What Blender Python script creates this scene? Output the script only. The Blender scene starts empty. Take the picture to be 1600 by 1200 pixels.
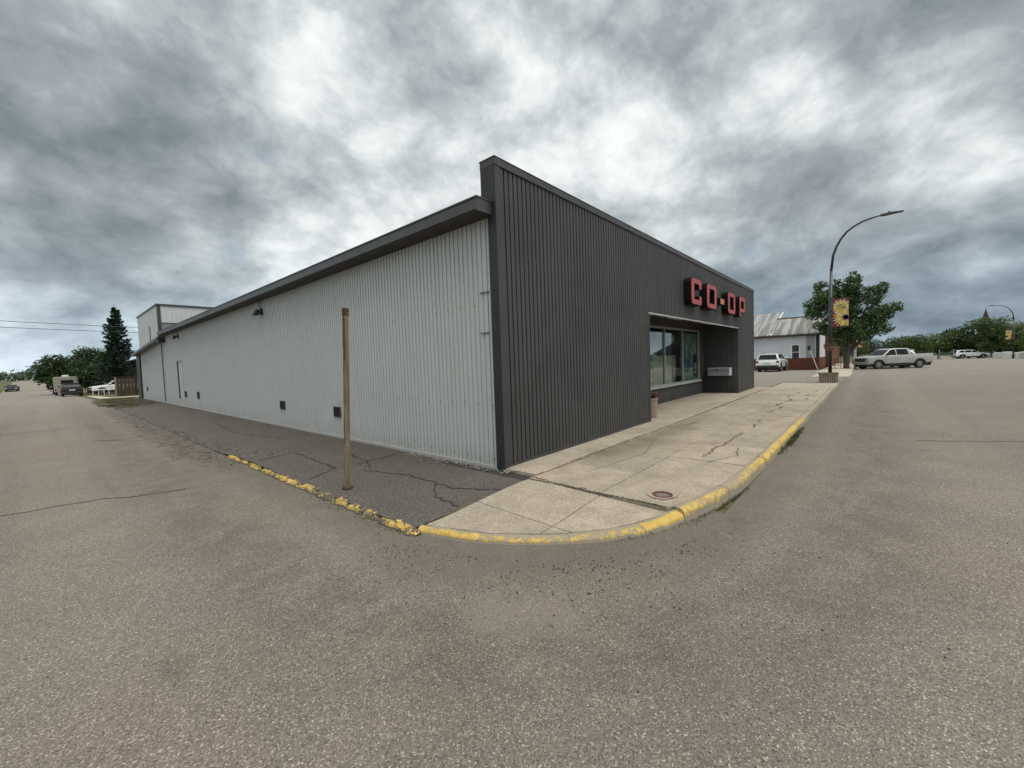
import bpy, bmesh, math, random
from mathutils import Vector, Matrix, noise as mnoise
random.seed(7)
S = bpy.context.scene
COL = S.collection
rad = math.radians

# ------------------------------------------------------------------ camera
cam_d = bpy.data.cameras.new('camera'); cam = bpy.data.objects.new('camera', cam_d); COL.objects.link(cam)
cam_d.sensor_fit = 'HORIZONTAL'; cam_d.sensor_width = 36.0; cam_d.lens = 36.0 * 637.3 / 1600.0
cam_d.clip_start = 0.05; cam_d.clip_end = 9000
_r = Vector((0.65849214, -0.75177096, -0.03505036)); _u = Vector((0.0620672, 0.00783358, 0.99804123)); _f = Vector((0.75002384, 0.65937779, -0.05181867))
cam.matrix_world = Matrix(((_r.x, _u.x, -_f.x, 0), (_r.y, _u.y, -_f.y, 0), (_r.z, _u.z, -_f.z, 1.65), (0, 0, 0, 1)))
S.camera = cam

# ------------------------------------------------------------------ light
SUN_EL, SUN_AZ = 60.0, -98.0          # azimuth counted from +X towards +Y
sun_d = bpy.data.lights.new('sun', 'SUN'); sun_d.energy = 1.35; sun_d.angle = rad(45); sun_d.color = (1.0, 0.965, 0.91)
sun = bpy.data.objects.new('sun', sun_d); COL.objects.link(sun)
sd = Vector((math.cos(rad(SUN_EL)) * math.cos(rad(SUN_AZ)), math.cos(rad(SUN_EL)) * math.sin(rad(SUN_AZ)), math.sin(rad(SUN_EL))))
sun.rotation_euler = sd.to_track_quat('Z', 'Y').to_euler()
S.view_settings.view_transform = 'Standard'; S.view_settings.look = 'None'
S.view_settings.gamma = 1.0; S.view_settings.use_curve_mapping = False
S.view_settings.exposure = 0.48
try:
    S.cycles.max_bounces = 6; S.cycles.diffuse_bounces = 3; S.cycles.glossy_bounces = 3; S.cycles.transparent_max_bounces = 8
except Exception: pass

class NT:
    """small wrapper to write node graphs"""
    def __init__(s, nt): s.nt = nt; s.n = nt.nodes; s.l = nt.links
    def node(s, t, **k):
        n = s.n.new(t)
        for a, b in k.items(): setattr(n, a, b)
        return n
    def set(s, sock, v):
        if isinstance(v, bpy.types.NodeSocket): s.l.new(v, sock)
        elif v is not None:
            if sock.type == 'RGBA' and not hasattr(v, '__len__'): v = (v, v, v, 1)
            elif sock.type == 'RGBA' and len(v) == 3: v = (*v, 1)
            sock.default_value = v
    def m(s, op, a, b=None, c=None, clamp=False):
        n = s.node('ShaderNodeMath', operation=op, use_clamp=clamp)
        s.set(n.inputs[0], a)
        if b is not None: s.set(n.inputs[1], b)
        if c is not None: s.set(n.inputs[2], c)
        return n.outputs[0]
    def vm(s, op, a, b=None):
        n = s.node('ShaderNodeVectorMath', operation=op); s.set(n.inputs[0], a)
        if b is not None: s.set(n.inputs[3] if op == 'SCALE' else n.inputs[1], b)
        return n.outputs['Value'] if op in ('DOT_PRODUCT', 'LENGTH', 'DISTANCE') else n.outputs[0]
    def noise(s, vec, scale, detail=4, rough=0.55, dist=0.0, out=0):
        n = s.node('ShaderNodeTexNoise'); s.set(n.inputs['Vector'], vec); n.inputs['Scale'].default_value = scale
        n.inputs['Detail'].default_value = detail; n.inputs['Roughness'].default_value = rough; n.inputs['Distortion'].default_value = dist
        return n.outputs[out]
    def vor(s, vec, scale, out='Color', feature='F1', rnd=1.0):
        n = s.node('ShaderNodeTexVoronoi', feature=feature); s.set(n.inputs['Vector'], vec); n.inputs['Scale'].default_value = scale
        n.inputs['Randomness'].default_value = rnd
        return n.outputs[out]
    def mix(s, f, a, b, mode='MIX', clamp=False):
        n = s.node('ShaderNodeMix', data_type='RGBA', blend_type=mode); n.clamp_result = clamp
        s.set(n.inputs[0], f); s.set(n.inputs[6], a); s.set(n.inputs[7], b); return n.outputs[2]
    def ramp(s, f, stops, interp='LINEAR'):
        n = s.node('ShaderNodeValToRGB'); n.color_ramp.interpolation = interp; e = n.color_ramp.elements
        while len(e) < len(stops): e.new(0.5)
        for k, (p, c) in enumerate(stops):
            e[k].position = p; c = (c, c, c) if not hasattr(c, '__len__') else c; e[k].color = (*c[:3], 1)
        s.set(n.inputs[0], f); return n.outputs[0]
    def smooth(s, v, a, b, lo=0.0, hi=1.0):
        n = s.node('ShaderNodeMapRange', interpolation_type='SMOOTHSTEP'); s.set(n.inputs[0], v)
        n.inputs[1].default_value = a; n.inputs[2].default_value = b; n.inputs[3].default_value = lo; n.inputs[4].default_value = hi
        return n.outputs[0]
    def xyz(s, v):
        n = s.node('ShaderNodeSeparateXYZ'); s.set(n.inputs[0], v); return n.outputs
    def comb(s, x, y, z):
        n = s.node('ShaderNodeCombineXYZ'); s.set(n.inputs[0], x); s.set(n.inputs[1], y); s.set(n.inputs[2], z); return n.outputs[0]

# ------------------------------------------------------------------ sky: Nishita behind a broken deck of grey cloud
W = bpy.data.worlds.new('World'); S.world = W; W.use_nodes = True
g = NT(W.node_tree); g.n.clear()
out = g.node('ShaderNodeOutputWorld'); bg = g.node('ShaderNodeBackground'); bg.inputs[1].default_value = 0.1
g.l.new(bg.outputs[0], out.inputs[0])
sky = g.node('ShaderNodeTexSky', sky_type='NISHITA'); sky.sun_disc = False
sky.sun_elevation = rad(SUN_EL); sky.sun_rotation = rad(90 - SUN_AZ); sky.dust_density = 2.0
tc = g.node('ShaderNodeTexCoord'); dirv = g.vm('NORMALIZE', tc.outputs['Generated'])
dx, dy, dz = g.xyz(dirv)
zc = g.m('MAXIMUM', dz, 0.0)
den = g.m('ADD', zc, 0.24)
uv = g.comb(g.m('DIVIDE', dx, den), g.m('DIVIDE', dy, den), 0.0)
warp = g.noise(g.vm('MULTIPLY', dirv, (1.0, 1.0, 1.5)), 3.0, 4, 0.55, out=1)
uvw = g.vm('ADD', uv, g.vm('SCALE', g.vm('SUBTRACT', warp, (0.5, 0.5, 0.5)), 0.55))
zf = g.m('POWER', g.m('ADD', zc, 0.02), 0.8)                       # layers close up towards the horizon
dd = g.vm('ADD', g.comb(dx, dy, g.m('MULTIPLY', zf, 1.45)), g.vm('SCALE', g.vm('SUBTRACT', warp, (0.5, 0.5, 0.5)), 0.10))
n1 = g.noise(g.vm('ADD', dd, (4.4, 6.2, 1.0)), 2.4, 2, 0.5)
n2 = g.noise(g.vm('ADD', dd, (7.3, 2.1, 0)), 3.5, 12, 0.61)
n3 = g.noise(g.vm('ADD', dd, (1.3, 9.1, 4)), 9.0, 10, 0.58)
def blob(px_dir, width, amp):
    d = Vector(px_dir).normalized()
    dt = g.vm('DOT_PRODUCT', dirv, tuple(d))
    e = g.m('EXPONENT', g.m('MULTIPLY', g.m('SUBTRACT', dt, 1.0), 1.0 / (width * width * 0.5)))
    return g.m('MULTIPLY', e, amp)
def pd(x, y): return _f * 637.3 + _r * (x - 800) - _u * (y - 600)
BL = [((800, 190), .36, .04), ((975, 225), .14, .12), ((700, 60), .2, .00), ((120, 330), .10, .06), ((640, 120), .09, -.06), ((560, 180), .07, .05), ((1180, 170), .12, .15), ((640, 290), .15, .10), ((860, 110), .08, .09), ((740, 200), .07, .07),
      ((60, 100), .24, -.15), ((250, 240), .14, -.10), ((1370, 50), .28, -.22), ((1050, 60), .15, -.21), ((1580, 330), .35, -.04), ((400, 60), .14, .06), ((830, 230), .06, -.10),
      ((1420, 490), .22, -.27), ((1200, 520), .12, -.08), ((80, 465), .11, -.20), ((370, 330), .08, -.17), ((300, 380), .05, .16), ((240, 440), .05, .10), ((430, 390), .05, .14), ((150, 400), .10, -.07),
      ((40, 560), .14, .12), ((1560, 120), .12, .10), ((1400, 215), .09, .16), ((1010, 340), .15, -.10), ((1230, 255), .08, .10), ((1130, 300), .06, .07), ((1300, 320), .12, -.05), ((1250, 380), .07, .07)]
acc = None
for (px, wd, am) in BL:
    b = blob(pd(*px), wd, am); acc = b if acc is None else g.m('ADD', acc, b)
acc = g.m('ADD', acc, blob((-.15, -.2, 1), .62, .50))
# billows: creased, cauliflower-like lumps with crisp upper edges
n5 = g.noise(g.vm('ADD', dd, (2.2, 8.8, 3.1)), 3.9, 10, 0.55)
bil = g.m('ABSOLUTE', g.m('SUBTRACT', n5, 0.5))
t = g.m('ADD', g.m('MULTIPLY', g.m('SUBTRACT', n1, 0.5), 0.50), g.m('MULTIPLY', g.m('SUBTRACT', n2, 0.5), 1.05))
t = g.m('ADD', t, g.m('MULTIPLY', g.m('SUBTRACT', n3, 0.5), 0.40))
t = g.m('ADD', t, g.m('MULTIPLY', g.m('SUBTRACT', bil, 0.06), 1.2))
t = g.m('ADD', g.m('ADD', t, acc), 0.575)
# thin bright strip under the deck just above the horizon
strip = g.m('MULTIPLY', g.smooth(dz, 0.045, 0.018), 0.14)
t = g.m('ADD', t, strip)
cloud = g.ramp(t, [(0.0, (0.055, 0.066, 0.073)), (0.22, (0.086, 0.102, 0.111)), (0.42, (0.142, 0.161, 0.170)), (0.58, (0.218, 0.238, 0.243)), (0.74, (0.325, 0.340, 0.340)), (0.90, (0.395, 0.405, 0.40)), (1.0, (0.43, 0.435, 0.43))])
# cloud near the zenith, thin in front of the sun, is brighter than anything in the frame
up = g.smooth(dz, .70, .97); cloud = g.mix(g.m('MULTIPLY', up, .9), cloud, (.66, .65, .62))
lowtint = g.smooth(dz, 0.30, 0.02)
cloud = g.mix(g.m('MULTIPLY', lowtint, 0.5), cloud, g.mix(1.0, cloud, (0.76, 0.96, 1.16), 'MULTIPLY'))
cover = g.smooth(g.noise(g.vm('ADD', dd, (3.0, 5.0, 0)), 5.0, 5, 0.55), 0.29, 0.38)
cloud10 = g.mix(1.0, cloud, (18.5, 18.5, 18.5), 'MULTIPLY')
g.l.new(g.mix(cover, g.mix(0.75, sky.outputs[0], cloud10), cloud10), bg.inputs[0])

# ------------------------------------------------------------------ helpers: meshes, objects, tags
class MB:
    def __init__(s): s.v = []; s.f = []; s.mi = []
    def add(s, vs, fs, mi=0):
        o = len(s.v); s.v.extend([tuple(p) for p in vs])
        for f in fs: s.f.append(tuple(o + i for i in f)); s.mi.append(mi)
    def quad(s, a, b, c, d, mi=0): s.add([a, b, c, d], [(0, 1, 2, 3)], mi)
    def box(s, x0, x1, y0, y1, z0, z1, mi=0, M=None):
        v = [(x0, y0, z0), (x1, y0, z0), (x1, y1, z0), (x0, y1, z0), (x0, y0, z1), (x1, y0, z1), (x1, y1, z1), (x0, y1, z1)]
        if M: v = [M @ Vector(p) for p in v]
        s.add(v, [(0, 3, 2, 1), (4, 5, 6, 7), (0, 1, 5, 4), (1, 2, 6, 5), (2, 3, 7, 6), (3, 0, 4, 7)], mi); return s
    def prism(s, pts, a, b, fn, mi=0):
        """polygon pts [(u,v)] extruded from a to b; fn(u,v,w)->xyz"""
        n = len(pts); v = [fn(u, w_, a) for u, w_ in pts] + [fn(u, w_, b) for u, w_ in pts]
        s.add(v, [tuple(range(n - 1, -1, -1)), tuple(range(n, 2 * n))] + [(i, (i + 1) % n, n + (i + 1) % n, n + i) for i in range(n)], mi); return s
    def ring(s, outer, inner, a, b, fn, mi=0):
        n = len(outer); v = []
        for w_ in (a, b):
            v += [fn(u, q, w_) for u, q in outer]; v += [fn(u, q, w_) for u, q in inner]
        f = []
        for i in range(n):
            j = (i + 1) % n
            f += [(i, n + i, n + j, j), (2 * n + i, 2 * n + j, 3 * n + j, 3 * n + i), (i, j, 2 * n + j, 2 * n + i), (n + i, 3 * n + i, 3 * n + j, n + j)]
        s.add(v, f, mi); return s
    def tube(s, path, rr, n=8, mi=0, cap=True):
        P = [Vector(p) for p in path]; rr = rr if hasattr(rr, '__len__') else [rr] * len(P)
        o = len(s.v); up = None
        for i, p in enumerate(P):
            t_ = (P[min(i + 1, len(P) - 1)] - P[max(i - 1, 0)]).normalized()
            a = Vector((0, 0, 1)) if abs(t_.z) < .9 else Vector((1, 0, 0))
            e1 = t_.cross(a).normalized() if up is None else (up - t_ * up.dot(t_)).normalized()
            up = e1; e2 = t_.cross(e1)
            for k in range(n):
                an = 2 * math.pi * k / n; s.v.append(tuple(p + (e1 * math.cos(an) + e2 * math.sin(an)) * rr[i]))
        for i in range(len(P) - 1):
            for k in range(n):
                k2 = (k + 1) % n; s.f.append((o + i * n + k, o + i * n + k2, o + (i + 1) * n + k2, o + (i + 1) * n + k)); s.mi.append(mi)
        if cap:
            s.f.append(tuple(o + k for k in range(n - 1, -1, -1))); s.mi.append(mi)
            s.f.append(tuple(o + (len(P) - 1) * n + k for k in range(n))); s.mi.append(mi)
        return s
    def lathe(s, prof, n, M, mi=0):
        """prof [(r,h)], axis = local z of M"""
        o = len(s.v)
        for r, h in prof:
            for k in range(n):
                an = 2 * math.pi * k / n; s.v.append(tuple(M @ Vector((r * math.cos(an), r * math.sin(an), h))))
        for i in range(len(prof) - 1):
            for k in range(n):
                k2 = (k + 1) % n; s.f.append((o + i * n + k, o + i * n + k2, o + (i + 1) * n + k2, o + (i + 1) * n + k)); s.mi.append(mi)
        return s
    def build(s, name, mats, parent=None, smooth=False, bevel=0, seg=2):
        me = bpy.data.meshes.new(name); me.from_pydata(s.v, [], s.f); me.validate(clean_customdata=False)
        mats = mats if isinstance(mats, (list, tuple)) else [mats]
        for m_ in mats: me.materials.append(m_)
        if len(mats) > 1 and len(me.polygons) == len(s.mi): me.polygons.foreach_set('material_index', s.mi)
        if smooth: me.polygons.foreach_set('use_smooth', [True] * len(me.polygons))
        ob = bpy.data.objects.new(name, me); COL.objects.link(ob)
        if parent: ob.parent = parent
        if bevel:
            md = ob.modifiers.new('bevel', 'BEVEL'); md.width = bevel; md.segments = seg; md.limit_method = 'ANGLE'; md.angle_limit = rad(35)
        return ob
def tag(o, label=None, cat=None, group=None, kind=None):
    if label: o['label'] = label
    if cat: o['category'] = cat
    if group: o['group'] = group
    if kind: o['kind'] = kind
    return o
def thing(name, label, cat, loc=(0, 0, 0), rz=0, group=None):
    o = bpy.data.objects.new(name, None); COL.objects.link(o); o.empty_display_size = .2
    o.location = loc; o.rotation_euler = (0, 0, rz); return tag(o, label, cat, group)
KIDS = {}
def copy_tree(o, parent=None):
    c = o.copy(); COL.objects.link(c)
    if parent: c.parent = parent
    for ch in [x for x in bpy.data.objects if x.parent == o and x != c]: copy_tree(ch, c)
    return c
XZ = lambda y0: (lambda u, v, w: (u, y0 + w, v))

# ------------------------------------------------------------------ terrain height
def interp(bp, t):
    if t <= bp[0][0]: return bp[0][1]
    for (a, za), (b, zb) in zip(bp, bp[1:]):
        if t <= b: return za + (zb - za) * (t - a) / (b - a)
    return bp[-1][1]
BY = [(39, 0), (50, -.12), (62, -.35), (76, -.62), (110, -.9), (134, -.92), (146, -.6), (165, .35), (185, 1.05), (220, 1.32), (600, 1.35), (3500, 1.3)]
BX = [(44, 0), (50, -.08), (70, -.13), (90, -.3), (112, -.5), (160, -1.0), (300, -1.3), (3500, -1.3)]
def gz(x, y): return interp(BY, y) + interp(BX, x)
def sheet(name, x0, x1, y0, y1, dz_, m_, parent=None, extra=()):
    xs = sorted(set([x0, x1] + [b[0] for b in BX if x0 < b[0] < x1] + [e for e in extra if x0 < e < x1]))
    ys = sorted(set([y0, y1] + [b[0] for b in BY if y0 < b[0] < y1]))
    mb = MB(); mb.v = [(x, y, gz(x, y) + dz_) for y in ys for x in xs]; nx = len(xs)
    for j in range(len(ys) - 1):
        for i in range(nx - 1): mb.f.append((j * nx + i, j * nx + i + 1, (j + 1) * nx + i + 1, (j + 1) * nx + i)); mb.mi.append(0)
    o = mb.build(name, m_, parent)
    if not parent: tag(o, kind='structure')
    return o

# ------------------------------------------------------------------ materials
def newmat(name):
    m_ = bpy.data.materials.new(name); m_.use_nodes = True; g = NT(m_.node_tree); g.n.clear()
    o = g.node('ShaderNodeOutputMaterial'); b = g.node('ShaderNodeBsdfPrincipled'); g.l.new(b.outputs[0], o.inputs[0])
    g.b = b; g.o = o
    geo = g.node('ShaderNodeNewGeometry'); g.pos = geo.outputs['Position']; g.nor = geo.outputs['Normal']
    g.obj = g.node('ShaderNodeTexCoord').outputs['Object']
    return m_, g
def fin(g, color=None, rough=None, bump=None, bs=0.3, bd=0.01, metal=None, spec=None):
    if color is not None: g.set(g.b.inputs['Base Color'], color)
    if rough is not None: g.set(g.b.inputs['Roughness'], rough)
    if metal is not None: g.set(g.b.inputs['Metallic'], metal)
    if spec is not None: g.b.inputs['Specular IOR Level'].default_value = spec
    if bump is not None:
        bn = g.node('ShaderNodeBump'); bn.inputs['Strength'].default_value = bs; bn.inputs['Distance'].default_value = bd
        g.l.new(bump, bn.inputs['Height']); g.l.new(bn.outputs[0], g.b.inputs['Normal'])
def plain(name, col, rough=.6, var=.15, scale=6, metal=0.0, bump=0, spec=.5, coat=0):
    m_, g = newmat(name)
    n = g.noise(g.obj, scale, 5, .6)
    c = g.mix(g.smooth(n, .3, .7), tuple(x * (1 - var) for x in col), tuple(min(1, x * (1 + var)) for x in col))
    fin(g, c, rough, n if bump else None, bump, .01, metal, spec)
    if coat: g.b.inputs['Coat Weight'].default_value = coat; g.b.inputs['Coat Roughness'].default_value = .08
    return m_
def asphalt(name, base, chip_lo, chip_hi, curb=True, contrast=1.0, streak=True):
    m_, g = newmat(name); P = g.pos
    x, y, z = g.xyz(P)
    w = g.vm('ADD', P, g.vm('SCALE', g.vm('SUBTRACT', g.noise(P, 60, 2, .5, out=1), (.5, .5, .5)), .012))
    r1 = g.xyz(g.vor(w, 145))[0]; d1 = g.vor(w, 145, 'Distance')
    r2 = g.xyz(g.vor(w, 210))[1]
    chips = g.ramp(r1, [(0, chip_lo * .7), (.25, chip_lo + .12), (.5, .93), (.8, 1.08), (.93, 1.10 + (chip_hi - 1.12) * .25), (1, chip_hi)])
    fine = g.ramp(r2, [(0, .8), (.45, .97), (.8, 1.06), (1, 1.3)])
    edge = g.smooth(d1, .25, .62, 1.05, .74)
    c = g.mix(1.0, base, chips, 'MULTIPLY'); c = g.mix(.8, c, g.mix(1.0, c, fine, 'MULTIPLY')); c = g.mix(.75, c, g.mix(1.0, c, edge, 'MULTIPLY'))
    big = g.noise(P, .22, 5, .6); mid = g.noise(P, 1.3, 5, .62); tone = g.noise(g.vm('ADD', P, (31, 7, 0)), .5, 4, .55)
    f = g.m('ADD', g.smooth(big, .3, .7, .95, 1.06), g.smooth(mid, .3, .7, -.05, .05))
    c = g.mix(1.0, c, g.comb(f, f, f), 'MULTIPLY')
    c = g.mix(g.smooth(tone, .42, .66, 0, .35), c, g.mix(1.0, c, (1.04, .97, .86), 'MULTIPLY'))
    if curb:
        # distance to the rounded corner kerb
        R_ = 2.3
        qx = g.m('MAXIMUM', g.m('SUBTRACT', 2.2 + R_, x), 0.0); qy = g.m('MAXIMUM', g.m('SUBTRACT', 1.13 + R_, y), 0.0)
        d = g.m('SUBTRACT', g.m('SQRT', g.m('ADD', g.m('MULTIPLY', qx, qx), g.m('MULTIPLY', qy, qy))), R_)
        nd = g.m('ADD', d, g.m('MULTIPLY', g.m('SUBTRACT', mid, .5), .9))
        dirt = g.smooth(nd, .75, .05)                      # fine brown silt swept to the gutter
        silt = g.mix(g.noise(P, 9, 4, .6), (.075, .064, .051), (.15, .13, .104))
        c = g.mix(g.m('MULTIPLY', dirt, .55), c, silt)
        band = g.m('MULTIPLY', g.smooth(nd, .55, .95), g.smooth(nd, 1.9, 1.2))   # worn darker wheel band past the gutter
        c = g.mix(g.m('MULTIPLY', g.m('MULTIPLY', band, g.smooth(g.noise(P, 2.6, 5, .65), .36, .6)), .6), c, g.mix(1.0, c, (.62, .62, .63), 'MULTIPLY'))
        lightb = g.m('MULTIPLY', g.smooth(nd, 1.6, 2.1), g.smooth(nd, 2.9, 2.4))
        c = g.mix(g.m('MULTIPLY', lightb, .35), c, g.mix(1.0, c, (1.2, 1.17, 1.12), 'MULTIPLY'))
        # sandy patch in front of the corner
        px_ = g.vm('DISTANCE', g.comb(g.m('MULTIPLY', g.m('SUBTRACT', x, y), .707), g.m('MULTIPLY', g.m('MULTIPLY', g.m('ADD', x, y), .707), 1.6), 0), (0.163, 4.152, 0))
        sp = g.smooth(g.m('ADD', px_, g.m('MULTIPLY', g.m('SUBTRACT', g.noise(P, 3.5, 6, .7), .5), 1.3)), .50, .25)
        c = g.mix(g.m('MULTIPLY', sp, .35), c, (.23, .20, .155))
        oil = g.smooth(g.vor(g.vm('ADD', P, g.vm('SCALE', g.noise(P, 5, 3, .6, out=1), .25)), .75, 'Distance'), .13, .03)
        c = g.mix(g.m('MULTIPLY', oil, .28), c, (.07, .062, .052))
    if streak:
        sv = g.comb(g.m('MULTIPLY', x, 2.2), g.m('MULTIPLY', y, .08), 0); st = g.noise(sv, 1.0, 4, .55)
        sx = g.comb(g.m('MULTIPLY', x, .08), g.m('MULTIPLY', y, 1.6), 0); st2 = g.noise(sx, 1.0, 4, .55)
        rb = g.m('ABSOLUTE', g.m('SUBTRACT', g.m('ADD', x, g.m('MULTIPLY', g.m('SUBTRACT', mid, .5), 1.6)), 1.95))
        rub = g.m('MULTIPLY', g.m('MULTIPLY', g.smooth(rb, .55, .1), g.smooth(y, 7, 11)), g.smooth(y, 34, 26))
        c = g.mix(g.m('MULTIPLY', rub, g.smooth(g.noise(P, 6, 5, .7), .38, .58, 0, .85)), c, (.075, .066, .055))
        side = g.smooth(y, 3, 9); mn = g.smooth(x, 6, 14)
        c = g.mix(g.m('MULTIPLY', side, g.smooth(st, .5, .68, 0, .5)), c, g.mix(1.0, c, (.70, .72, .73), 'MULTIPLY'))
        c = g.mix(g.m('MULTIPLY', mn, g.smooth(st2, .5, .68, 0, .4)), c, g.mix(1.0, c, (.8, .8, .8), 'MULTIPLY'))
        c = g.mix(g.smooth(g.m('ADD', x, y), 14, 50, 0, .35), c, (.30, .275, .242))
    hgt = g.m('ADD', g.m('MULTIPLY', g.smooth(d1, .65, .1), 1.0), g.m('MULTIPLY', r2, .5))
    fin(g, c, .88, hgt, .5, .006, spec=.35)
    return m_
M_ROAD = asphalt('road_asphalt', (.216, .190, .155), .66, 2.4)
M_APRON = asphalt('apron_asphalt', (.122, .109, .093), .5, 2.8, curb=False, streak=False)
M_LOT = asphalt('lot_asphalt', (.22, .195, .158), .7, 1.8, curb=False)
def concrete(name, col, dirty=.5, stain=False):
    m_, g = newmat(name); P = g.pos
    n = g.noise(P, 3.0, 6, .65); n2 = g.noise(P, .8, 4, .6); sp = g.xyz(g.vor(P, 160))[0]; ag = g.xyz(g.vor(P, 75))[1]
    oi = g.node('ShaderNodeObjectInfo').outputs['Random']
    c = g.mix(g.smooth(n, .3, .7), tuple(a * .84 for a in col), tuple(a * 1.1 for a in col))
    c = g.mix(g.smooth(n2, .45, .72, 0, dirty), c, g.mix(1.0, c, (.66, .62, .57), 'MULTIPLY'))
    v = g.m('MULTIPLY_ADD', oi, .16, .92); c = g.mix(1.0, c, g.comb(v, v, v), 'MULTIPLY')
    c = g.mix(1.0, c, g.ramp(sp, [(0, .55), (.2, .88), (.75, 1.06), (1, 1.35)]), 'MULTIPLY')
    c = g.mix(1.0, c, g.ramp(ag, [(0, .62), (.12, .95), (.9, 1.02), (1, 1.25)]), 'MULTIPLY')
    if stain:
        x, y, z = g.xyz(P); k = g.m('MULTIPLY', g.smooth(g.m('ADD', y, g.m('MULTIPLY', g.m('SUBTRACT', n, .5), .9)), 2.55, 3.2), g.m('MULTIPLY', g.smooth(x, 4.6, 6.2), g.smooth(x, 13, 9)))
        c = g.mix(g.m('MULTIPLY', k, .75), c, g.mix(1.0, c, (.60, .585, .57), 'MULTIPLY'))
    fin(g, c, .9, sp, .25, .004, spec=.3); return m_
M_CONC = concrete('pavement_concrete', (.355, .303, .232), .5, True)
M_STRIP = concrete('strip_concrete', (.38, .325, .25), .35)
M_CONC2 = concrete('pale_concrete', (.42, .375, .30), .25)
def kerbpaint(name, under, wear, seed=0, foot=.10):
    """under: 'c' concrete or 'a' asphalt below; wear 0..1"""
    m_, g = newmat(name); P = g.vm('ADD', g.pos, (seed * 3.7, 0, 0))
    n = g.noise(P, 5, 8, .72, .3); n2 = g.noise(P, 60, 5, .75); n4 = g.noise(P, 19, 6, .75); big = g.noise(P, 1.3, 3, .5)
    base = g.mix(n2, (.22, .19, .145), (.36, .31, .235)) if under == 'c' else g.mix(n2, (.05, .046, .042), (.13, .12, .105))
    v = g.m('ADD', g.m('ADD', g.m('MULTIPLY', n, .40), g.m('MULTIPLY', n2, .42)), g.m('ADD', g.m('MULTIPLY', big, .20), g.m('MULTIPLY', n4, .40)))
    z = g.xyz(g.pos)[2]
    v = g.m('SUBTRACT', v, g.smooth(z, foot, foot * .2, 0, .17))                 # the foot of the kerb is scraped bare
    if under == 'c':
        an = g.node('ShaderNodeAttribute'); an.attribute_name = 'across'; ac = an.outputs['Fac']
        v = g.m('SUBTRACT', v, g.smooth(g.m('ADD', ac, g.m('MULTIPLY', g.m('SUBTRACT', n4, .5), .25)), .80, .93, 0, .22))
        v = g.m('SUBTRACT', v, g.smooth(g.m('ADD', ac, g.m('MULTIPLY', g.m('SUBTRACT', n4, .5), .3)), .26, .10, 0, .14))
    th = .58 + wear * .26
    mask = g.smooth(v, th - .012, th + .012)
    yel = g.mix(n4, (.44, .285, .05), (.60, .42, .10))
    yel = g.mix(g.smooth(n, .45, .7, 0, .7), yel, (.58, .45, .19))
    yel = g.mix(g.smooth(n2, .55, .7, 0, .45), yel, (.30, .22, .10))
    c = g.mix(mask, base, yel)
    c = g.mix(g.smooth(g.m('ADD', z, g.m('MULTIPLY', n4, .05)), foot * .65, foot * .2, 0, .75), c, (.10, .085, .06))
    fin(g, c, .75, g.m('ADD', mask, g.m('MULTIPLY', n2, .8)), .5, .006, spec=.3); return m_
M_KPLAIN = concrete('kerb_concrete', (.33, .285, .22), .6)
K_FULL = kerbpaint('kerb_paint_flecked', 'c', .44, 0, .06); K_BRIGHT = kerbpaint('kerb_paint_bright', 'c', .10, 5, .05); K_MED = kerbpaint('kerb_paint_chipped', 'c', .32, 1, .02); K_WORN = kerbpaint('kerb_paint_worn', 'c', .52, 2, .012)
K_ASPH = kerbpaint('kerb_paint_on_asphalt', 'a', .50, 3, .02); K_ASPH2 = kerbpaint('kerb_paint_on_asphalt_sparse', 'a', .58, 4, .02)
def siding(name, col, rough, weather, spec=.4, axis='x'):
    m_, g = newmat(name); P = g.pos; x, y, z = g.xyz(P)
    along = x if axis == 'x' else y
    n = g.noise(P, 1.4, 5, .6); n2 = g.noise(g.comb(g.m('MULTIPLY', along, 9), 0, g.m('MULTIPLY', z, .5)), 1, 4, .6); sp = g.noise(P, 22, 3, .5)
    c = g.mix(g.smooth(n, .3, .7), tuple(a * (1 - weather) for a in col), tuple(a * (1 + weather) for a in col))
    c = g.mix(g.smooth(n2, .5, .75, 0, .5), c, g.mix(1.0, c, (.86, .85, .83), 'MULTIPLY'))
    c = g.mix(g.smooth(sp, .68, .74, 0, .35), c, g.mix(1.0, c, (.6, .58, .55), 'MULTIPLY'))
    wn = g.node('ShaderNodeTexWhiteNoise', noise_dimensions='1D'); g.set(wn.inputs['W'], g.m('FLOOR', g.m('DIVIDE', g.m('ADD', along, .03), .9)))
    sv = g.m('MULTIPLY_ADD', wn.outputs['Value'], weather * 1.1, 1 - weather * .55); c = g.mix(1.0, c, g.comb(sv, sv, sv), 'MULTIPLY')
    lap = g.m('ABSOLUTE', g.m('SUBTRACT', g.m('FRACT', g.m('DIVIDE', g.m('ADD', along, .03), .9)), .5)); c = g.mix(g.smooth(lap, .492, .497, 0, .35), c, g.mix(1.0, c, (.5, .5, .5), 'MULTIPLY'))
    foot = g.m('MULTIPLY', g.smooth(g.m('ADD', z, g.m('MULTIPLY', n, .4)), .75, .25), .38)
    c = g.mix(foot, c, g.mix(1.0, c, (.70, .66, .58), 'MULTIPLY'))
    bump = g.m('ADD', g.noise(P, 2.6, 3, .5), g.m('MULTIPLY', g.noise(P, 9, 2, .5), .25))
    fin(g, c, rough, bump, .18, .03, spec=spec); return m_
M_DARK = siding('charcoal_siding_paint', (.056, .056, .056), .62, .12)
M_WHITE = siding('off_white_siding_paint', (.50, .515, .505), .5, .02, axis='y')
M_TRIM = plain('charcoal_trim_metal', (.045, .046, .046), .45, .15, 5)
M_FASC = plain('fascia_metal', (.052, .053, .053), .4, .12, 3)
M_SOFF = plain('soffit_brown', (.05, .042, .036), .7, .2, 4)
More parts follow.
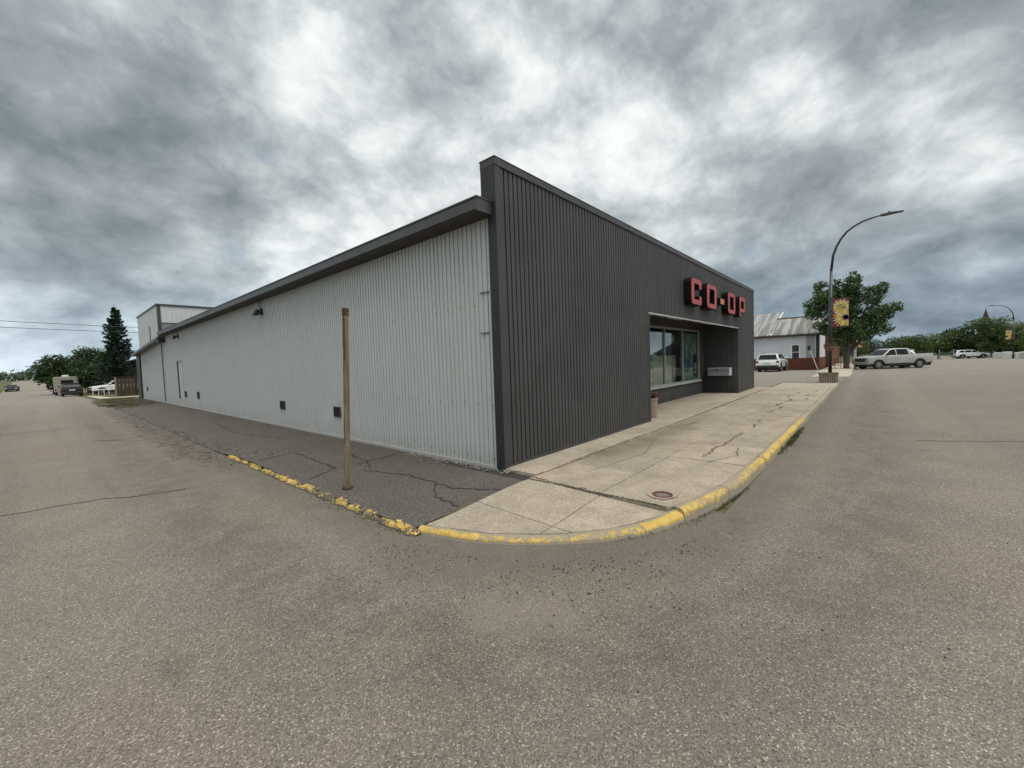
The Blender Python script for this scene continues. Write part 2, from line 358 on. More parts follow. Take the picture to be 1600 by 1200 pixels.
M_LTRIM = plain('light_metal_trim', (.38, .38, .37), .45, .1, 8)
M_ALU = plain('aluminium_frame', (.33, .34, .34), .4, .12, 10, metal=.3)
M_BLACK = plain('black_metal', (.012, .012, .013), .45, .3, 9)
M_BLK2 = plain('dark_void', (.006, .006, .006), .9, .2, 9)
M_GALV = plain('galvanised_box', (.26, .28, .29), .5, .12, 12, metal=.2)
M_GALVL = plain('lit_box_end', (.46, .48, .48), .5, .12, 12)  # light on the box end painted in as paler grey; lid shares it
M_RED = plain('faded_red_plastic', (.36, .052, .05), .45, .22, 3.5)
M_LBLACK = plain('letter_side_black', (.006, .005, .005), .8, .3, 9, spec=.2)
M_PEACH = plain('faded_orange_plastic', (.42, .15, .085), .5, .2, 5)
M_SGREY = plain('grey_roofing', (.16, .17, .175), .85, .15, 3, bump=.2)
M_MEMB = plain('roof_membrane', (.20, .20, .20), .9, .15, 2)
def glass(name, tint, refl=.09):
    m_ = bpy.data.materials.new(name); m_.use_nodes = True; g = NT(m_.node_tree); g.n.clear()
    o = g.node('ShaderNodeOutputMaterial'); tr = g.node('ShaderNodeBsdfTransparent'); gl = g.node('ShaderNodeBsdfGlossy'); mx = g.node('ShaderNodeMixShader')
    tr.inputs[0].default_value = (*tint, 1); gl.inputs[1].default_value = .02
    fr = g.node('ShaderNodeFresnel'); fr.inputs[0].default_value = 1.5
    g.l.new(g.m('MULTIPLY', g.m('ADD', fr.outputs[0], refl * .4), .6), mx.inputs[0]); g.l.new(tr.outputs[0], mx.inputs[1]); g.l.new(gl.outputs[0], mx.inputs[2]); g.l.new(mx.outputs[0], o.inputs[0])
    return m_
M_GLASS = glass('shop_glass', (.86, .90, .88), .02)
M_CARGLASS = plain('car_glass', (.007, .009, .010), .1, .1, 3, spec=.28)
M_WINGL = plain('house_window_glass', (.02, .024, .026), .08, .3, 2, spec=.8)
M_TYRE = plain('tyre_rubber', (.014, .014, .014), .85, .2, 20)
M_RIM = plain('alloy_rim', (.27, .28, .28), .35, .1, 10, metal=.6)
M_CWHITE = plain('white_car_paint', (.72, .73, .73), .3, .03, 3, coat=.7)
M_CSILV = plain('silver_car_paint', (.40, .395, .375), .35, .04, 3, metal=.25, coat=.7)
M_CGREY = plain('dark_grey_car_paint', (.010, .015, .016), .45, .08, 3, spec=.25)
M_PLAST = plain('black_car_plastic', (.018, .018, .019), .6, .15, 9)
M_CHROME = plain('chrome', (.5, .5, .5), .2, .05, 9, metal=.9)
M_TAIL = plain('tail_light_red', (.10, .008, .01), .25, .1, 9, coat=.5)
M_LAMPG = plain('headlight_glass', (.45, .46, .45), .15, .1, 20, coat=.5)
M_PLATE = plain('number_plate', (.5, .55, .52), .5, .08, 30)
M_WOOD = plain('weathered_wood', (.20, .155, .105), .85, .35, 14, bump=.4)
def fencemat():
    m_, g = newmat('fence_boards'); oi = g.node('ShaderNodeObjectInfo').outputs['Random']; n = g.noise(g.obj, 5, 4, .6)
    c = g.mix(oi, (.028, .021, .015), (.075, .058, .04)); c = g.mix(g.smooth(n, .4, .7, 0, .5), c, (.05, .04, .03)); fin(g, c, .9, n, .3, .01, spec=.2); return m_
M_FENCE = fencemat()
def woodgrain(name, a, b, rust=False):
    m_, g = newmat(name); x, y, z = g.xyz(g.obj)
    v = g.comb(g.m('MULTIPLY', x, 60), g.m('MULTIPLY', y, 60), g.m('MULTIPLY', z, 2.5)); n = g.noise(v, 1, 5, .6, .4); k = g.noise(g.obj, 2.2, 4, .6)
    c = g.mix(g.smooth(n, .3, .7), a, b); c = g.mix(g.smooth(k, .55, .7, 0, .6), c, tuple(q * .55 for q in a))
    fin(g, c, .88, n, .5, .004, spec=.2); return m_
M_POST = woodgrain('wood_post_grain', (.12, .092, .056), (.25, .205, .135))
M_RUST = plain('rusty_steel', (.09, .04, .022), .85, .5, 25, bump=.4)
M_CRACK = plain('crack_dark', (.035, .032, .028), .95, .4, 30)  # one dark colour for cracks, joint bed, footing and rubble bits
M_REDP = plain('faded_red_marking', (.23, .105, .085), .9, .3, 30)
def leafmat(name, a, b, trans=.25, sc=.9):
    m_, g = newmat(name)
    n = g.noise(g.pos, sc, 4, .65); n2 = g.noise(g.pos, 9, 2, .5)
    c = g.mix(g.smooth(n, .35, .65), a, b); c = g.mix(g.smooth(n2, .5, .8, 0, .5), c, tuple(q * 1.6 for q in b))
    fin(g, c, .6, spec=.3)
    tl = g.node('ShaderNodeBsdfTranslucent'); g.set(tl.inputs[0], c); mx = g.node('ShaderNodeMixShader'); mx.inputs[0].default_value = trans
    g.l.new(g.b.outputs[0], mx.inputs[1]); g.l.new(tl.outputs[0], mx.inputs[2]); g.l.new(mx.outputs[0], g.o.inputs[0]); return m_
L_POP = leafmat('poplar_leaves', (.042, .080, .024), (.090, .150, .045))
L_DEC = leafmat('broad_leaves', (.038, .070, .020), (.090, .14, .038), sc=.5)
L_YEL = leafmat('yellow_green_leaves', (.065, .10, .026), (.125, .17, .045), sc=.5)
L_DK = leafmat('dark_broad_leaves', (.022, .044, .014), (.055, .092, .028), sc=.5)
L_FAR = leafmat('far_leaves', (.030, .052, .028), (.055, .085, .042), sc=.2)
L_SPR = leafmat('spruce_needles', (.014, .030, .020), (.030, .055, .032), .08)
L_GRS = leafmat('weed_green', (.05, .06, .02), (.10, .11, .04), sc=5)
M_BARK = woodgrain('bark', (.05, .042, .033), (.115, .098, .08))
def grassmat():
    m_, g = newmat('grass_ground'); P = g.pos
    n = g.noise(P, .35, 5, .65); n2 = g.noise(P, 5, 5, .7)
    c = g.mix(g.smooth(n, .35, .65), (.05, .06, .022), (.10, .105, .045)); c = g.mix(g.smooth(n2, .42, .6, 0, .8), c, (.16, .135, .09))
    fin(g, c, .95, n2, .6, .05, spec=.1); return m_
M_GRASS = grassmat()
def brick_mat():
    m_, g = newmat('red_brick'); x, y, z = g.xyz(g.pos)
    b = g.node('ShaderNodeTexBrick'); g.set(b.inputs['Vector'], g.comb(g.m('ADD', y, x), z, 0)); b.inputs['Scale'].default_value = 4.5
    b.inputs['Color1'].default_value = (.12, .032, .018, 1); b.inputs['Color2'].default_value = (.17, .05, .027, 1); b.inputs['Mortar'].default_value = (.10, .07, .055, 1)
    b.inputs['Mortar Size'].default_value = .03
    fin(g, b.outputs[0], .85, b.outputs[1], -.4, .01, spec=.2); return m_
M_BRICK = brick_mat()
def roofmetal():
    m_, g = newmat('worn_metal_roofing'); x, y, z = g.xyz(g.pos)
    st = g.noise(g.comb(0, g.m('MULTIPLY', y, 1.6), g.m('MULTIPLY', x, .1)), 1, 3, .7); n = g.noise(g.pos, 2, 4, .6)
    c = g.mix(g.smooth(st, .42, .6), (.17, .16, .145), (.36, .365, .365)); c = g.mix(g.smooth(n, .5, .7, 0, .35), c, (.15, .10, .07))
    fin(g, c, .45, metal=.35); return m_
M_MROOF = roofmetal()
M_HWHITE = plain('white_house_siding', (.60, .62, .66), .5, .05, 2)
M_WTRIM = plain('white_trim', (.75, .75, .75), .5, .05, 6)
M_BROWNT = plain('dark_brown_trim', (.03, .022, .018), .6, .2, 5)

# ------------------------------------------------------------------ the ground and its surfaces
mb = MB()
xs = sorted(set([-3500, -800, -200, -60, -6.5, 2.2, 25] + [b[0] for b in BX])); ys = sorted(set([-3500, -600, -120, -17, 1.13] + [b[0] for b in BY]))
mb.v = [(x, y, gz(x, y) - .04) for y in ys for x in xs]; nx = len(xs)
for j in range(len(ys) - 1):
    for i in range(nx - 1): mb.f.append((j * nx + i, j * nx + i + 1, (j + 1) * nx + i + 1, (j + 1) * nx + i)); mb.mi.append(0)
tag(mb.build('ground', M_GRASS), kind='structure')
sheet('main_street', -40, 700, -17, 1.13, 0, M_ROAD)
sheet('side_street', -6.5, 2.25, 1.13, 240, 0, M_ROAD)
sheet('parking_lot', 21.05, 49.45, 1.13, 30, .01, M_LOT)
sheet('road_corner', 2.25, 4.6, 1.13, 9.6, -.003, M_ROAD)          # road surface under the rounded corner
# asphalt apron beside the white wall
def apz(x, y):
    lift = interp([(3.4, .052), (6, .05), (8, .07), (9.3, .06), (12, 0)], y); u = min(1, max(0, (x - 2.28) / 2.08))
    return lift + (.085 - lift) * u + gz(x, y)
mb = MB(); rows = []
NY = [3.375 + k * .45 for k in range(14)] + [10 + k * 1.5 for k in range(20)] + [39.5]
for y in NY:
    row = []
    for k in range(7):
        u = k / 6; x = 2.28 + (4.36 - 2.28) * u
        zz = apz(x, y)
        if k == 0 and y > 9.3: zz = -.01
        row.append((x, y, zz))
    rows.append(row)
mb.v = [p for r in rows for p in r]
for j in range(len(rows) - 1):
    for i in range(6): mb.f.append((j * 7 + i, j * 7 + i + 1, (j + 1) * 7 + i + 1, (j + 1) * 7 + i)); mb.mi.append(0)
apron = tag(mb.build('asphalt_apron', M_APRON, smooth=True), kind='structure')
# grass and concrete at the far end of the wall
def gravel_patch(name, poly, z, m_, rag=0):
    if rag:
        q = []
        for a, b in zip(poly, poly[1:] + poly[:1]):
            k_ = max(2, int(math.dist(a, b) / .35))
            q += [(a[0] + (b[0] - a[0]) * k / k_ + random.uniform(-rag, rag), a[1] + (b[1] - a[1]) * k / k_ + random.uniform(-rag, rag) * 2) for k in range(k_)]
        poly = q
    mb = MB(); mb.prism(poly, z - .05, z, lambda u, v, w: (u, v, w + gz(u, v))); return tag(mb.build(name, m_), kind='structure')
gravel_patch('grass_verge', [(2.3, 30), (3.2, 29), (4.25, 28.4), (4.25, 39), (5.5, 44), (3.0, 45), (2.2, 41), (1.9, 35)], .035, M_GRASS, rag=.28)
gravel_patch('grass_bank', [(3.2, 49.5), (12, 49), (12, 68), (3.1, 66)], .02, M_GRASS)
gravel_patch('side_pavement', [(2.6, 44.8), (9, 44.2), (9, 46.6), (3.4, 47.2), (3.2, 62), (2.6, 62)], .06, M_CONC2)
gravel_patch('far_pavement', [(-8.4, 90), (-7.4, 90), (-7.4, 134), (-8.4, 134)], .05, M_CONC2)

# ------------------------------------------------------------------ concrete sidewalk
INN = [(2.42, 3.38), (2.50, 3.18), (2.58, 2.95), (2.68, 2.72), (2.80, 2.53), (2.93, 2.34), (3.08, 2.16), (3.25, 2.0), (3.44, 1.86), (3.66, 1.73), (3.9, 1.61), (4.27, 1.485), (4.75, 1.375), (5.49, 1.295), (6.9, 1.27), (25.1, 1.27)]
OUT = [(2.32, 3.36), (2.385, 3.14), (2.46, 2.90), (2.56, 2.66), (2.69, 2.44), (2.83, 2.25), (2.98, 2.07), (3.145, 1.9), (3.33, 1.75), (3.55, 1.60), (3.81, 1.47), (4.21, 1.35), (4.71, 1.235), (5.47, 1.155), (6.9, 1.13), (25.1, 1.13)]
KH = [.052, .047, .042, .040, .038, .037, .037, .038, .040, .046, .062, .11, .125, .128, .125, .125]
def wz(x, y):
    """top of the corner slabs: dips towards the low kerb"""
    d = 2.05 - math.hypot(max(0, 4.5 - x), max(0, 3.45 - y)); hk = .040 + max(0, x - 3.5) * .06 + max(0, y - 2.9) * .02
    t_ = min(1, max(0, d / 1.5)); return hk + (.118 - hk) * (t_ * t_ * (3 - 2 * t_))
CLIP = list(INN) + [(25.1, 6), (2.34, 6)]
def clip(poly, C):
    for i in range(len(C)):
        a = Vector(C[i]); b = Vector(C[(i + 1) % len(C)]); e = b - a; out_ = []
        side = lambda p: e.x * (p[1] - a.y) - e.y * (p[0] - a.x)
        for j in range(len(poly)):
            p, q = poly[j], poly[(j + 1) % len(poly)]; sp, sq = side(p), side(q)
            if sp >= -1e-9: out_.append(p)
            if (sp > 0) != (sq > 0) and abs(sp - sq) > 1e-12:
                t_ = sp / (sp - sq); out_.append((p[0] + (q[0] - p[0]) * t_, p[1] + (q[1] - p[1]) * t_))
        poly = out_
        if len(poly) < 3: return []
    return poly
walk = tag(bpy.data.objects.new('sidewalk', None), kind='structure'); COL.objects.link(walk)
def slab(poly, z=.12, m_=M_CONC, gap=.006):
    cx = sum(p[0] for p in poly) / len(poly); cy = sum(p[1] for p in poly) / len(poly)
    L_ = max(max(abs(p[0] - cx), abs(p[1] - cy)) for p in poly)
    P = [(cx + (p[0] - cx) * (1 - gap / L_), cy + (p[1] - cy) * (1 - gap / L_)) for p in poly]
    mb = MB(); dzs = random.uniform(-.004, .004)
    mb.prism(P, -.03, z + dzs, lambda u, v, w: (u, v, w))
    o = mb.build('slab', m_, walk, bevel=.006, seg=1); return o
def rect(x0, x1, y0, y1): return [(x0, y0), (x1, y0), (x1, y1), (x0, y1)]
for (x0, x1) in ((2.2, 3.15), (3.15, 4.09)):
    for (y0, y1) in ((1.2, 2.31), (2.31, 3.37)):
        mb = MB(); nx_, ny_ = 6, 7; g_ = .006
        for i in range(nx_):
            for j in range(ny_):
                xa, xb = x0 + g_ + (x1 - x0 - 2 * g_) * i / nx_, x0 + g_ + (x1 - x0 - 2 * g_) * (i + 1) / nx_; ya, yb = y0 + g_ + (y1 - y0 - 2 * g_) * j / ny_, y0 + g_ + (y1 - y0 - 2 * g_) * (j + 1) / ny_
                c = clip(rect(xa, xb, ya, yb), CLIP)
                if len(c) > 2: mb.prism(c, -.06, 0, lambda u, v, w: (u, v, w + wz(u, v)))
        mb.build('slab', M_CONC, walk)
XJ = [4.09, 5.14, 6.27, 7.55, 8.9, 10.3, 11.75, 13.2, 14.7, 16.2, 17.8, 19.3, 20.8, 22.3, 23.7, 25.1]
for a, b in zip(XJ, XJ[1:]):
    for (y0, y1) in ((1.2, 2.33), (2.33, 3.38)):
        c = clip(rect(a, b, y0, y1), CLIP)
        if c: slab(c)
XS = [4.28, 5.15, 6.45, 7.9, 9.47, 11.2, 12.9, 14.6, 16.3, 18.15, 19.7, 21.6]
for a, b in zip(XS, XS[1:]):
    slab(rect(a, b, 3.38, 3.965), .130, M_STRIP)
    if 9.4 < a < 18: slab(rect(a, b, 3.965, 5.26), .126, M_STRIP)
for a, b in ((33, 36.9), (36.9, 41)): slab(rect(a, b, .95, 2.95), .06, M_CONC2)
for k in range(9): slab(rect(41 + k * 3.2, 44.2 + k * 3.2, 1.1, 3.3), .05, M_CONC2)
bedp = clip(rect(4.1, 25.1, 1.2, 3.39), CLIP); mb = MB(); mb.box(4.1, 21.6, 3.391, 5.2, -.04, .085); mb.prism(bedp, -.04, .085, lambda u, v, w: (u, v, w)); mb.build('joint_bed', M_CRACK, walk)

# kerb, in stones
def kerbstone(O, I, H, m_):
    mb = MB(); rows = []
    for k, (po, pi) in enumerate(zip(O, I)):
        nrm = Vector((po[0] - pi[0], po[1] - pi[1])).normalized(); h = H[k] + random.uniform(-.003, .003); W_ = math.dist(po, pi); r_ = min(.05, h * .8)
        row = [(-.008, -.02), (0, h * .25), (0.004, h - r_)]
        for q in range(1, 5):
            a = q * math.pi / 8; row.append((.004 + r_ * (1 - math.cos(a)), h - r_ + r_ * math.sin(a)))
        row += [(W_ * .75, h + .003), (W_ - .006, h - .001), (W_ - .006, -.02)]
        j = mnoise.noise(Vector((po[0] * 6, po[1] * 6, 0))) * .007
        rows.append([(po[0] - nrm.x * (d + j * (i < 5)), po[1] - nrm.y * (d + j * (i < 5)), z) for i, (d, z) in enumerate(row)])
    n = len(rows[0]); mb.v = [p for r in rows for p in r]
    for a in range(len(rows) - 1):
        for b in range(n): mb.f.append((a * n + b, a * n + (b + 1) % n, (a + 1) * n + (b + 1) % n, (a + 1) * n + b)); mb.mi.append(0)
    mb.f.append(tuple(range(n - 1, -1, -1))); mb.f.append(tuple((len(rows) - 1) * n + b for b in range(n))); mb.mi += [0, 0]
    ob = mb.build('kerb_stone', m_, walk); at_ = ob.data.attributes.new('across', 'FLOAT', 'POINT')
    if len(ob.data.vertices) == n * len(rows): at_.data.foreach_set('value', [min(1.0, max(0.0, b / (n - 2))) for _ in rows for b in range(n)])
    return ob
def densify(P, s):
    out_ = []
    for a, b in zip(P, P[1:]):
        out_ += [(a[0] + (b[0] - a[0]) * k / s, a[1] + (b[1] - a[1]) * k / s) for k in range(s)]
    return out_ + [P[-1]]
O2 = densify(OUT[:15], 4); I2 = densify(INN[:15], 4); H2 = [h[0] for h in densify([(h, 0) for h in KH[:15]], 4)]
for (a, b, m_) in ((0, 11, K_MED), (11, 25, K_WORN), (25, 37, K_WORN), (37, 43, K_BRIGHT), (43, 50, K_FULL), (50, 56, K_FULL)):
    O_ = O2[a:b + 1]; I_ = I2[a:b + 1]; H_ = H2[a:b + 1]
    O_[-1] = tuple(Vector(O_[-1]).lerp(Vector(O_[-2]), .06)); I_[-1] = tuple(Vector(I_[-1]).lerp(Vector(I_[-2]), .06))
    if m_ is K_BRIGHT: H_ = [min(h, .085) for h in H_]
    if a == 43: H_ = [max(h, .118) for h in H_]
    kerbstone(O_, I_, H_, m_)
for (x0, x1, m_) in ((6.9, 8.9, K_FULL), (8.9, 11.9, K_FULL), (11.9, 14.9, M_KPLAIN), (14.9, 17.9, M_KPLAIN), (17.9, 21.4, M_KPLAIN), (21.4, 25.1, M_KPLAIN)):
    N = 16; xs_ = [x0 + .008 + (x1 - x0 - .016) * k / N for k in range(N + 1)]
    kerbstone([(x, 1.13 + random.uniform(-.006, .006)) for x in xs_], [(x, 1.27) for x in xs_], [.125] * (N + 1), m_)
# crumbling asphalt kerb beside the apron
def lump(y0, y1, m_, w=.15, h=.066):
    mb = MB(); N = max(8, int((y1 - y0) / .03)); rows = []; C_ = 9
    for k in range(N + 1):
        y = y0 + (y1 - y0) * k / N; e = min(1, min(k, N - k) / 3.0 + .1)
        c = 2.27 + (.0 if y > 4 else (4 - y) * .02) + mnoise.noise(Vector((y * 2, 0, 0))) * .03
        wl = w * (.42 + .35 * mnoise.noise(Vector((y * 9, 3, 0)))) * (.5 + .5 * e); wr = w * (.62 + .45 * mnoise.noise(Vector((y * 11, 8, 0)))) * (.5 + .5 * e)
        row = []
        for q in range(C_):
            u = q / (C_ - 1); x = c - wl + (wl + wr) * u
            prof = min(1, u * 5) * min(1, (1 - u) * 3.5); zz = -.012 + (h + .014 * mnoise.noise(Vector((x * 30, y * 30, 1))) + .012 * mnoise.noise(Vector((x * 9, y * 9, 4)))) * prof ** .5 * (.35 + .65 * e)
            row.append((x + (mnoise.noise(Vector((y * 25, u * 3, 7))) * .012), y, zz))
        rows.append(row)
    mb.v = [p for r in rows for p in r]; n = C_
    for a in range(N):
        for b in range(n - 1): mb.f.append((a * n + b, a * n + b + 1, (a + 1) * n + b + 1, (a + 1) * n + b)); mb.mi.append(0)
    return mb.build('kerb_lump', m_, apron, smooth=False)
for y0, y1, m_ in ((3.30, 3.98, K_ASPH), (3.96, 4.42, K_ASPH), (4.38, 4.66, K_ASPH2), (4.64, 5.02, K_ASPH), (5.0, 5.52, K_ASPH2), (5.5, 6.02, K_ASPH), (5.98, 6.55, K_ASPH), (6.5, 7.05, K_ASPH), (7.0, 7.6, K_ASPH), (7.66, 8.25, K_ASPH), (8.35, 8.75, K_ASPH2), (8.8, 9.45, K_ASPH)):
    lump(y0, y1, m_)

# cracks: thin jagged strips 3 mm proud of the surface they run in
def crack(pts, z, parent, m_=M_CRACK, w=.012, jag=.03, step=.1):
    P = []
    for a, b in zip(pts, pts[1:]):
        L_ = math.dist(a, b); n = max(1, int(L_ / step))
        for k in range(n):
            u = k / n; P.append((a[0] + (b[0] - a[0]) * u + random.uniform(-jag, jag), a[1] + (b[1] - a[1]) * u + random.uniform(-jag, jag)))
    P.append(pts[-1]); mb = MB(); L_, R_ = [], []
    for i, p in enumerate(P):
        q0 = Vector(P[max(0, i - 1)]); q1 = Vector(P[min(len(P) - 1, i + 1)]); d = (q1 - q0).normalized(); nn = Vector((-d.y, d.x)) * w * random.uniform(.4, 1.0)
        zz = z(p[0], p[1]) if callable(z) else z
        L_.append((p[0] + nn.x, p[1] + nn.y, zz)); R_.append((p[0] - nn.x, p[1] - nn.y, zz))
    for i in range(len(P) - 1): mb.quad(L_[i], R_[i], R_[i + 1], L_[i + 1])
    return mb.build('crack', m_, parent)
az = lambda x, y: apz(x, y) + .005
for c in ([(3.14, 5.94), (3.26, 5.49), (3.38, 5.01), (3.37, 4.4), (3.35, 3.99), (3.52, 3.7), (3.64, 3.45)], [(3.35, 4.37), (3.01, 3.95), (2.95, 3.45)],
          [(3.04, 8.18), (2.97, 7.02), (2.96, 6.42), (2.6, 6.2), (2.4, 6.15)], [(2.4, 8.2), (2.69, 8.24), (3.19, 8.37), (3.61, 8.49)], [(3.3, 6.35), (3.93, 6.39), (4.2, 6.5)], [(3.3, 5.95), (3.5, 6.5), (3.6, 7.2)], [(3.6, 10.2), (3.2, 12.8), (3.5, 16)]):
    crack(c, az, apron, w=.019)
crack([(4.10, 1.55), (4.095, 2.2), (4.10, 3.2), (4.1, 3.42)], .1245, walk, w=.013, jag=.012, step=.06)
crack([(4.12, 2.5), (4.13, 3.0), (4.2, 3.45)], .1318, walk, m_=M_REDP, w=.012, jag=.015, step=.06)
for seg, m_, w_ in (([(6.45, 1.89), (7.25, 1.93), (7.5, 1.86), (7.91, 1.88), (8.95, 1.88)], M_REDP, .011), ([(6.45, 1.87), (7.25, 1.91), (7.91, 1.86), (8.95, 1.86)], M_CRACK, .005), ([(9.7, 1.82), (10.1, 1.88)], M_CRACK, .014), ([(10.6, 1.92), (10.9, 1.9)], M_CRACK, .012),
                ([(12.4, 2.02), (12.8, 1.93)], M_CRACK, .02), ([(13.3, 1.9), (13.7, 1.85)], M_CRACK, .018), ([(14.1, 1.98), (14.3, 2.1), (14.75, 1.98)], M_CRACK, .022), ([(15.2, 2.0), (15.8, 1.88), (16.2, 1.98)], M_CRACK, .024), ([(16.9, 2.1), (17.3, 2.16)], M_CRACK, .02), ([(18.6, 1.98), (19.1, 2.08)], M_CRACK, .02), ([(16.2, 1.58), (16.7, 1.55)], M_CRACK, .022), ([(17.6, 1.68), (18.1, 1.62)], M_CRACK, .02), ([(19.6, 1.6), (20.1, 1.55)], M_CRACK, .02),
                ([(9.3, 3.1), (9.9, 2.98)], M_CRACK, .014), ([(4.75, 2.9), (6.2, 2.7), (7.4, 3.0)], M_CRACK, .004), ([(6.2, 1.75), (6.8, 1.5), (7.4, 1.62)], M_CRACK, .006)):
    crack(seg, .1305, walk, m_=m_, w=w_, jag=.028, step=.075)
crack([(4.3, 3.40), (6, 3.385), (9, 3.39), (12, 3.38)], .1322, walk, w=.01, jag=.008)
crack([(4.3, 3.37), (4.8, 3.36), (5.6, 3.35)], .1325, walk, m_=M_REDP, w=.012, jag=.01)
crack([(12, 3.38), (15, 3.39), (19.6, 3.42)], .1322, walk, w=.022, jag=.012)
crack([(19.6, 3.45), (22, 3.43), (25.1, 3.4)], .1325, walk, w=.05, jag=.03)
roads = [o for o in bpy.data.objects if o.name == 'side_street'][0]; mains = [o for o in bpy.data.objects if o.name == 'main_street'][0]
crack([(-2.2, 8.3), (-.48, 7.95), (-.07, 7.9), (.39, 7.81), (.69, 7.57), (1.22, 7.4)], .004, roads, w=.02, jag=.025)
crack([(-3.2, 20.2), (-1.2, 19.8), (.2, 19.9)], .004, roads, w=.03, jag=.05, step=.3)
crack([(10.24, -.62), (10.45, -1.19), (10.7, -1.6), (10.93, -1.99), (12.2, -4.5)], .004, mains, w=.018, jag=.03)
crack([(1.2, 14.6), (.7, 15.2)], .004, roads, w=.05, jag=.03)

# ------------------------------------------------------------------ the store building
store = thing('store_building', 'long single storey store with charcoal ribbed front and off-white ribbed side wall on the corner', 'building', (4.27, 3.94, 0))
IV = Matrix.Translation((-4.27, -3.94, 0))
def part(mb, name, m_, parent=store, **k):
    o = mb.build(name, m_, None, **k); o.parent = parent
    if parent is store: o.matrix_parent_inverse = IV
    return o
X0, YF, XE = 4.27, 3.94, 21.02
def ribs_x(mb, x0, x1, z0, z1, y=YF, phase=4.27, pw=.072, dep=.034, pitch=.1):
    """vertical grooved boards facing -Y, groove phase shared"""
    k = math.floor((x0 - phase) / pitch); pts = []
    x = phase + k * pitch
    while x < x1 + pitch:
        pts += [(x, y), (x + pw, y), (x + pw + .003, y + dep), (x + pitch - .003, y + dep)]; x += pitch
    P = []
    for (a, b) in pts:
        if x0 - 1e-6 <= a <= x1 + 1e-6: P.append((a, b))
    if P[0][0] > x0 + 1e-4: P.insert(0, (x0, P[0][1]))
    if P[-1][0] < x1 - 1e-4: P.append((x1, P[-1][1]))
    for a, b in zip(P, P[1:]): mb.quad((a[0], a[1], z0), (b[0], b[1], z0), (b[0], b[1], z1), (a[0], a[1], z1))
    return mb
OX0, OX1, OZ = 9.475, 18.15, 2.70
mb = MB(); ribs_x(mb, 4.37, OX0 - .04, .16, 4.40); ribs_x(mb, OX0 - .04, OX1, OZ + .03, 4.40); part(mb, 'front_siding', M_DARK)
mb = MB(); ribs_x(mb, OX1, XE - .06, OZ + .05, 4.40); part(mb, 'front_siding', M_DARK)
mb = MB(); ribs_x(mb, OX1 + .06, XE - .06, .16, OZ + .02); part(mb, 'front_siding', M_DARK)
mb = MB(); mb.box(OX1, XE, YF - .008, YF + .02, OZ + .02, OZ + .05); part(mb, 'seam_flashing', M_TRIM)
# core walls behind the siding
mb = MB(); mb.box(4.32, OX0 - .06, YF + .03, 4.18, .05, 4.42); mb.box(OX0 - .06, OX1 + .04, YF + .03, 4.18, OZ + .1, 4.42); mb.box(OX1 + .04, XE - .02, YF + .03, 4.18, .05, 4.42); part(mb, 'front_wall', M_TRIM)
mb = MB(); mb.box(XE - .02, XE, YF, 38.8, .05, 3.8); mb.box(4.5, XE - .02, 38.75, 38.8, .0, 3.2); mb.box(4.34, 4.5, 4.18, 29.25, .05, 3.72); mb.box(4.34, 4.5, 29.25, 38.75, .05, 3.1); part(mb, 'wall', M_WHITE)
# corner boards, coping
mb = MB(); mb.box(4.26, 4.375, YF - .012, YF + .028, .13, 4.40); part(mb, 'corner_trim', M_DARK); mb = MB(); mb.box(4.25, 4.262, YF - .010, 4.085, .13, 3.74); mb.box(4.25, 4.262, YF - .010, 4.20, 3.742, 4.40); part(mb, 'return_trim', plain('return_trim_shaded', (.017, .018, .018), .5, .2, 5))  # return strip darker than the front trim: its shade is painted into the colour
part(MB().box(XE - .07, XE + .01, YF - .012, YF + .05, .13, 4.40), 'corner_trim', M_TRIM); part(MB().box(4.38, OX0 - .04, YF - .006, YF + .03, .13, .17), 'base_trim', M_TRIM); part(MB().box(OX1 + .06, XE - .07, YF - .006, YF + .03, .13, .17), 'base_trim', M_TRIM)
mb = MB(); mb.box(4.248, XE + .02, YF - .022, 4.21, 4.40, 4.51); part(mb, 'coping', M_TRIM, bevel=.006, seg=1)
mb = MB(); mb.box(4.242, XE + .026, YF - .028, 4.216, 4.505, 4.517); part(mb, 'coping_edge', M_TRIM)
mb = MB(); mb.box(4.27, 21.0, 4.18, 4.2, 3.9, 4.42); part(mb, 'parapet_back', M_TRIM)
# opening surround
mb = MB(); mb.box(OX0 - .045, OX1 + .02, YF - .012, YF + .03, OZ - .005, OZ + .03); part(mb, 'opening_trim', M_LTRIM)
part(MB().box(OX0 - .045, OX0, YF - .012, YF + .10, .13, OZ - .006), 'opening_jamb', M_DARK); part(MB().box(OX1, OX1 + .06, YF - .012, YF + .1, .13, OZ - .006), 'opening_jamb', M_DARK)
# recess: ceiling, side walls, window wall
YW = 5.22; CZ = 2.93
mb = MB(); mb.box(OX0 - .05, OX1 + .05, YF + .1, YW + .1, CZ, CZ + .05); mb.box(OX0 - .04, OX1 + .03, YF + .028, YF + .1, OZ + .031, CZ); part(mb, 'porch_ceiling', M_SOFF)
mb = MB()
y = YF + .1
while y < YW - .02:
    mb.quad((OX1, y, .14), (OX1, y + .078, .14), (OX1, y + .078, CZ), (OX1, y, CZ)); mb.quad((OX1 + .02, y + .081, .14), (OX1 + .02, y + .1, .14), (OX1 + .02, y + .1, CZ), (OX1 + .02, y + .081, CZ))
    mb.quad((OX1, y + .078, .14), (OX1 + .02, y + .081, .14), (OX1 + .02, y + .081, CZ), (OX1, y + .078, CZ)); mb.quad((OX1 + .02, y + .1, .14), (OX1, y + .1, .14), (OX1, y + .1, CZ), (OX1 + .02, y + .1, CZ)); y += .1
mb.box(OX1 + .022, OX1 + .04, YF + .1, YW + .1, .05, CZ); part(mb, 'porch_side_wall', M_DARK)
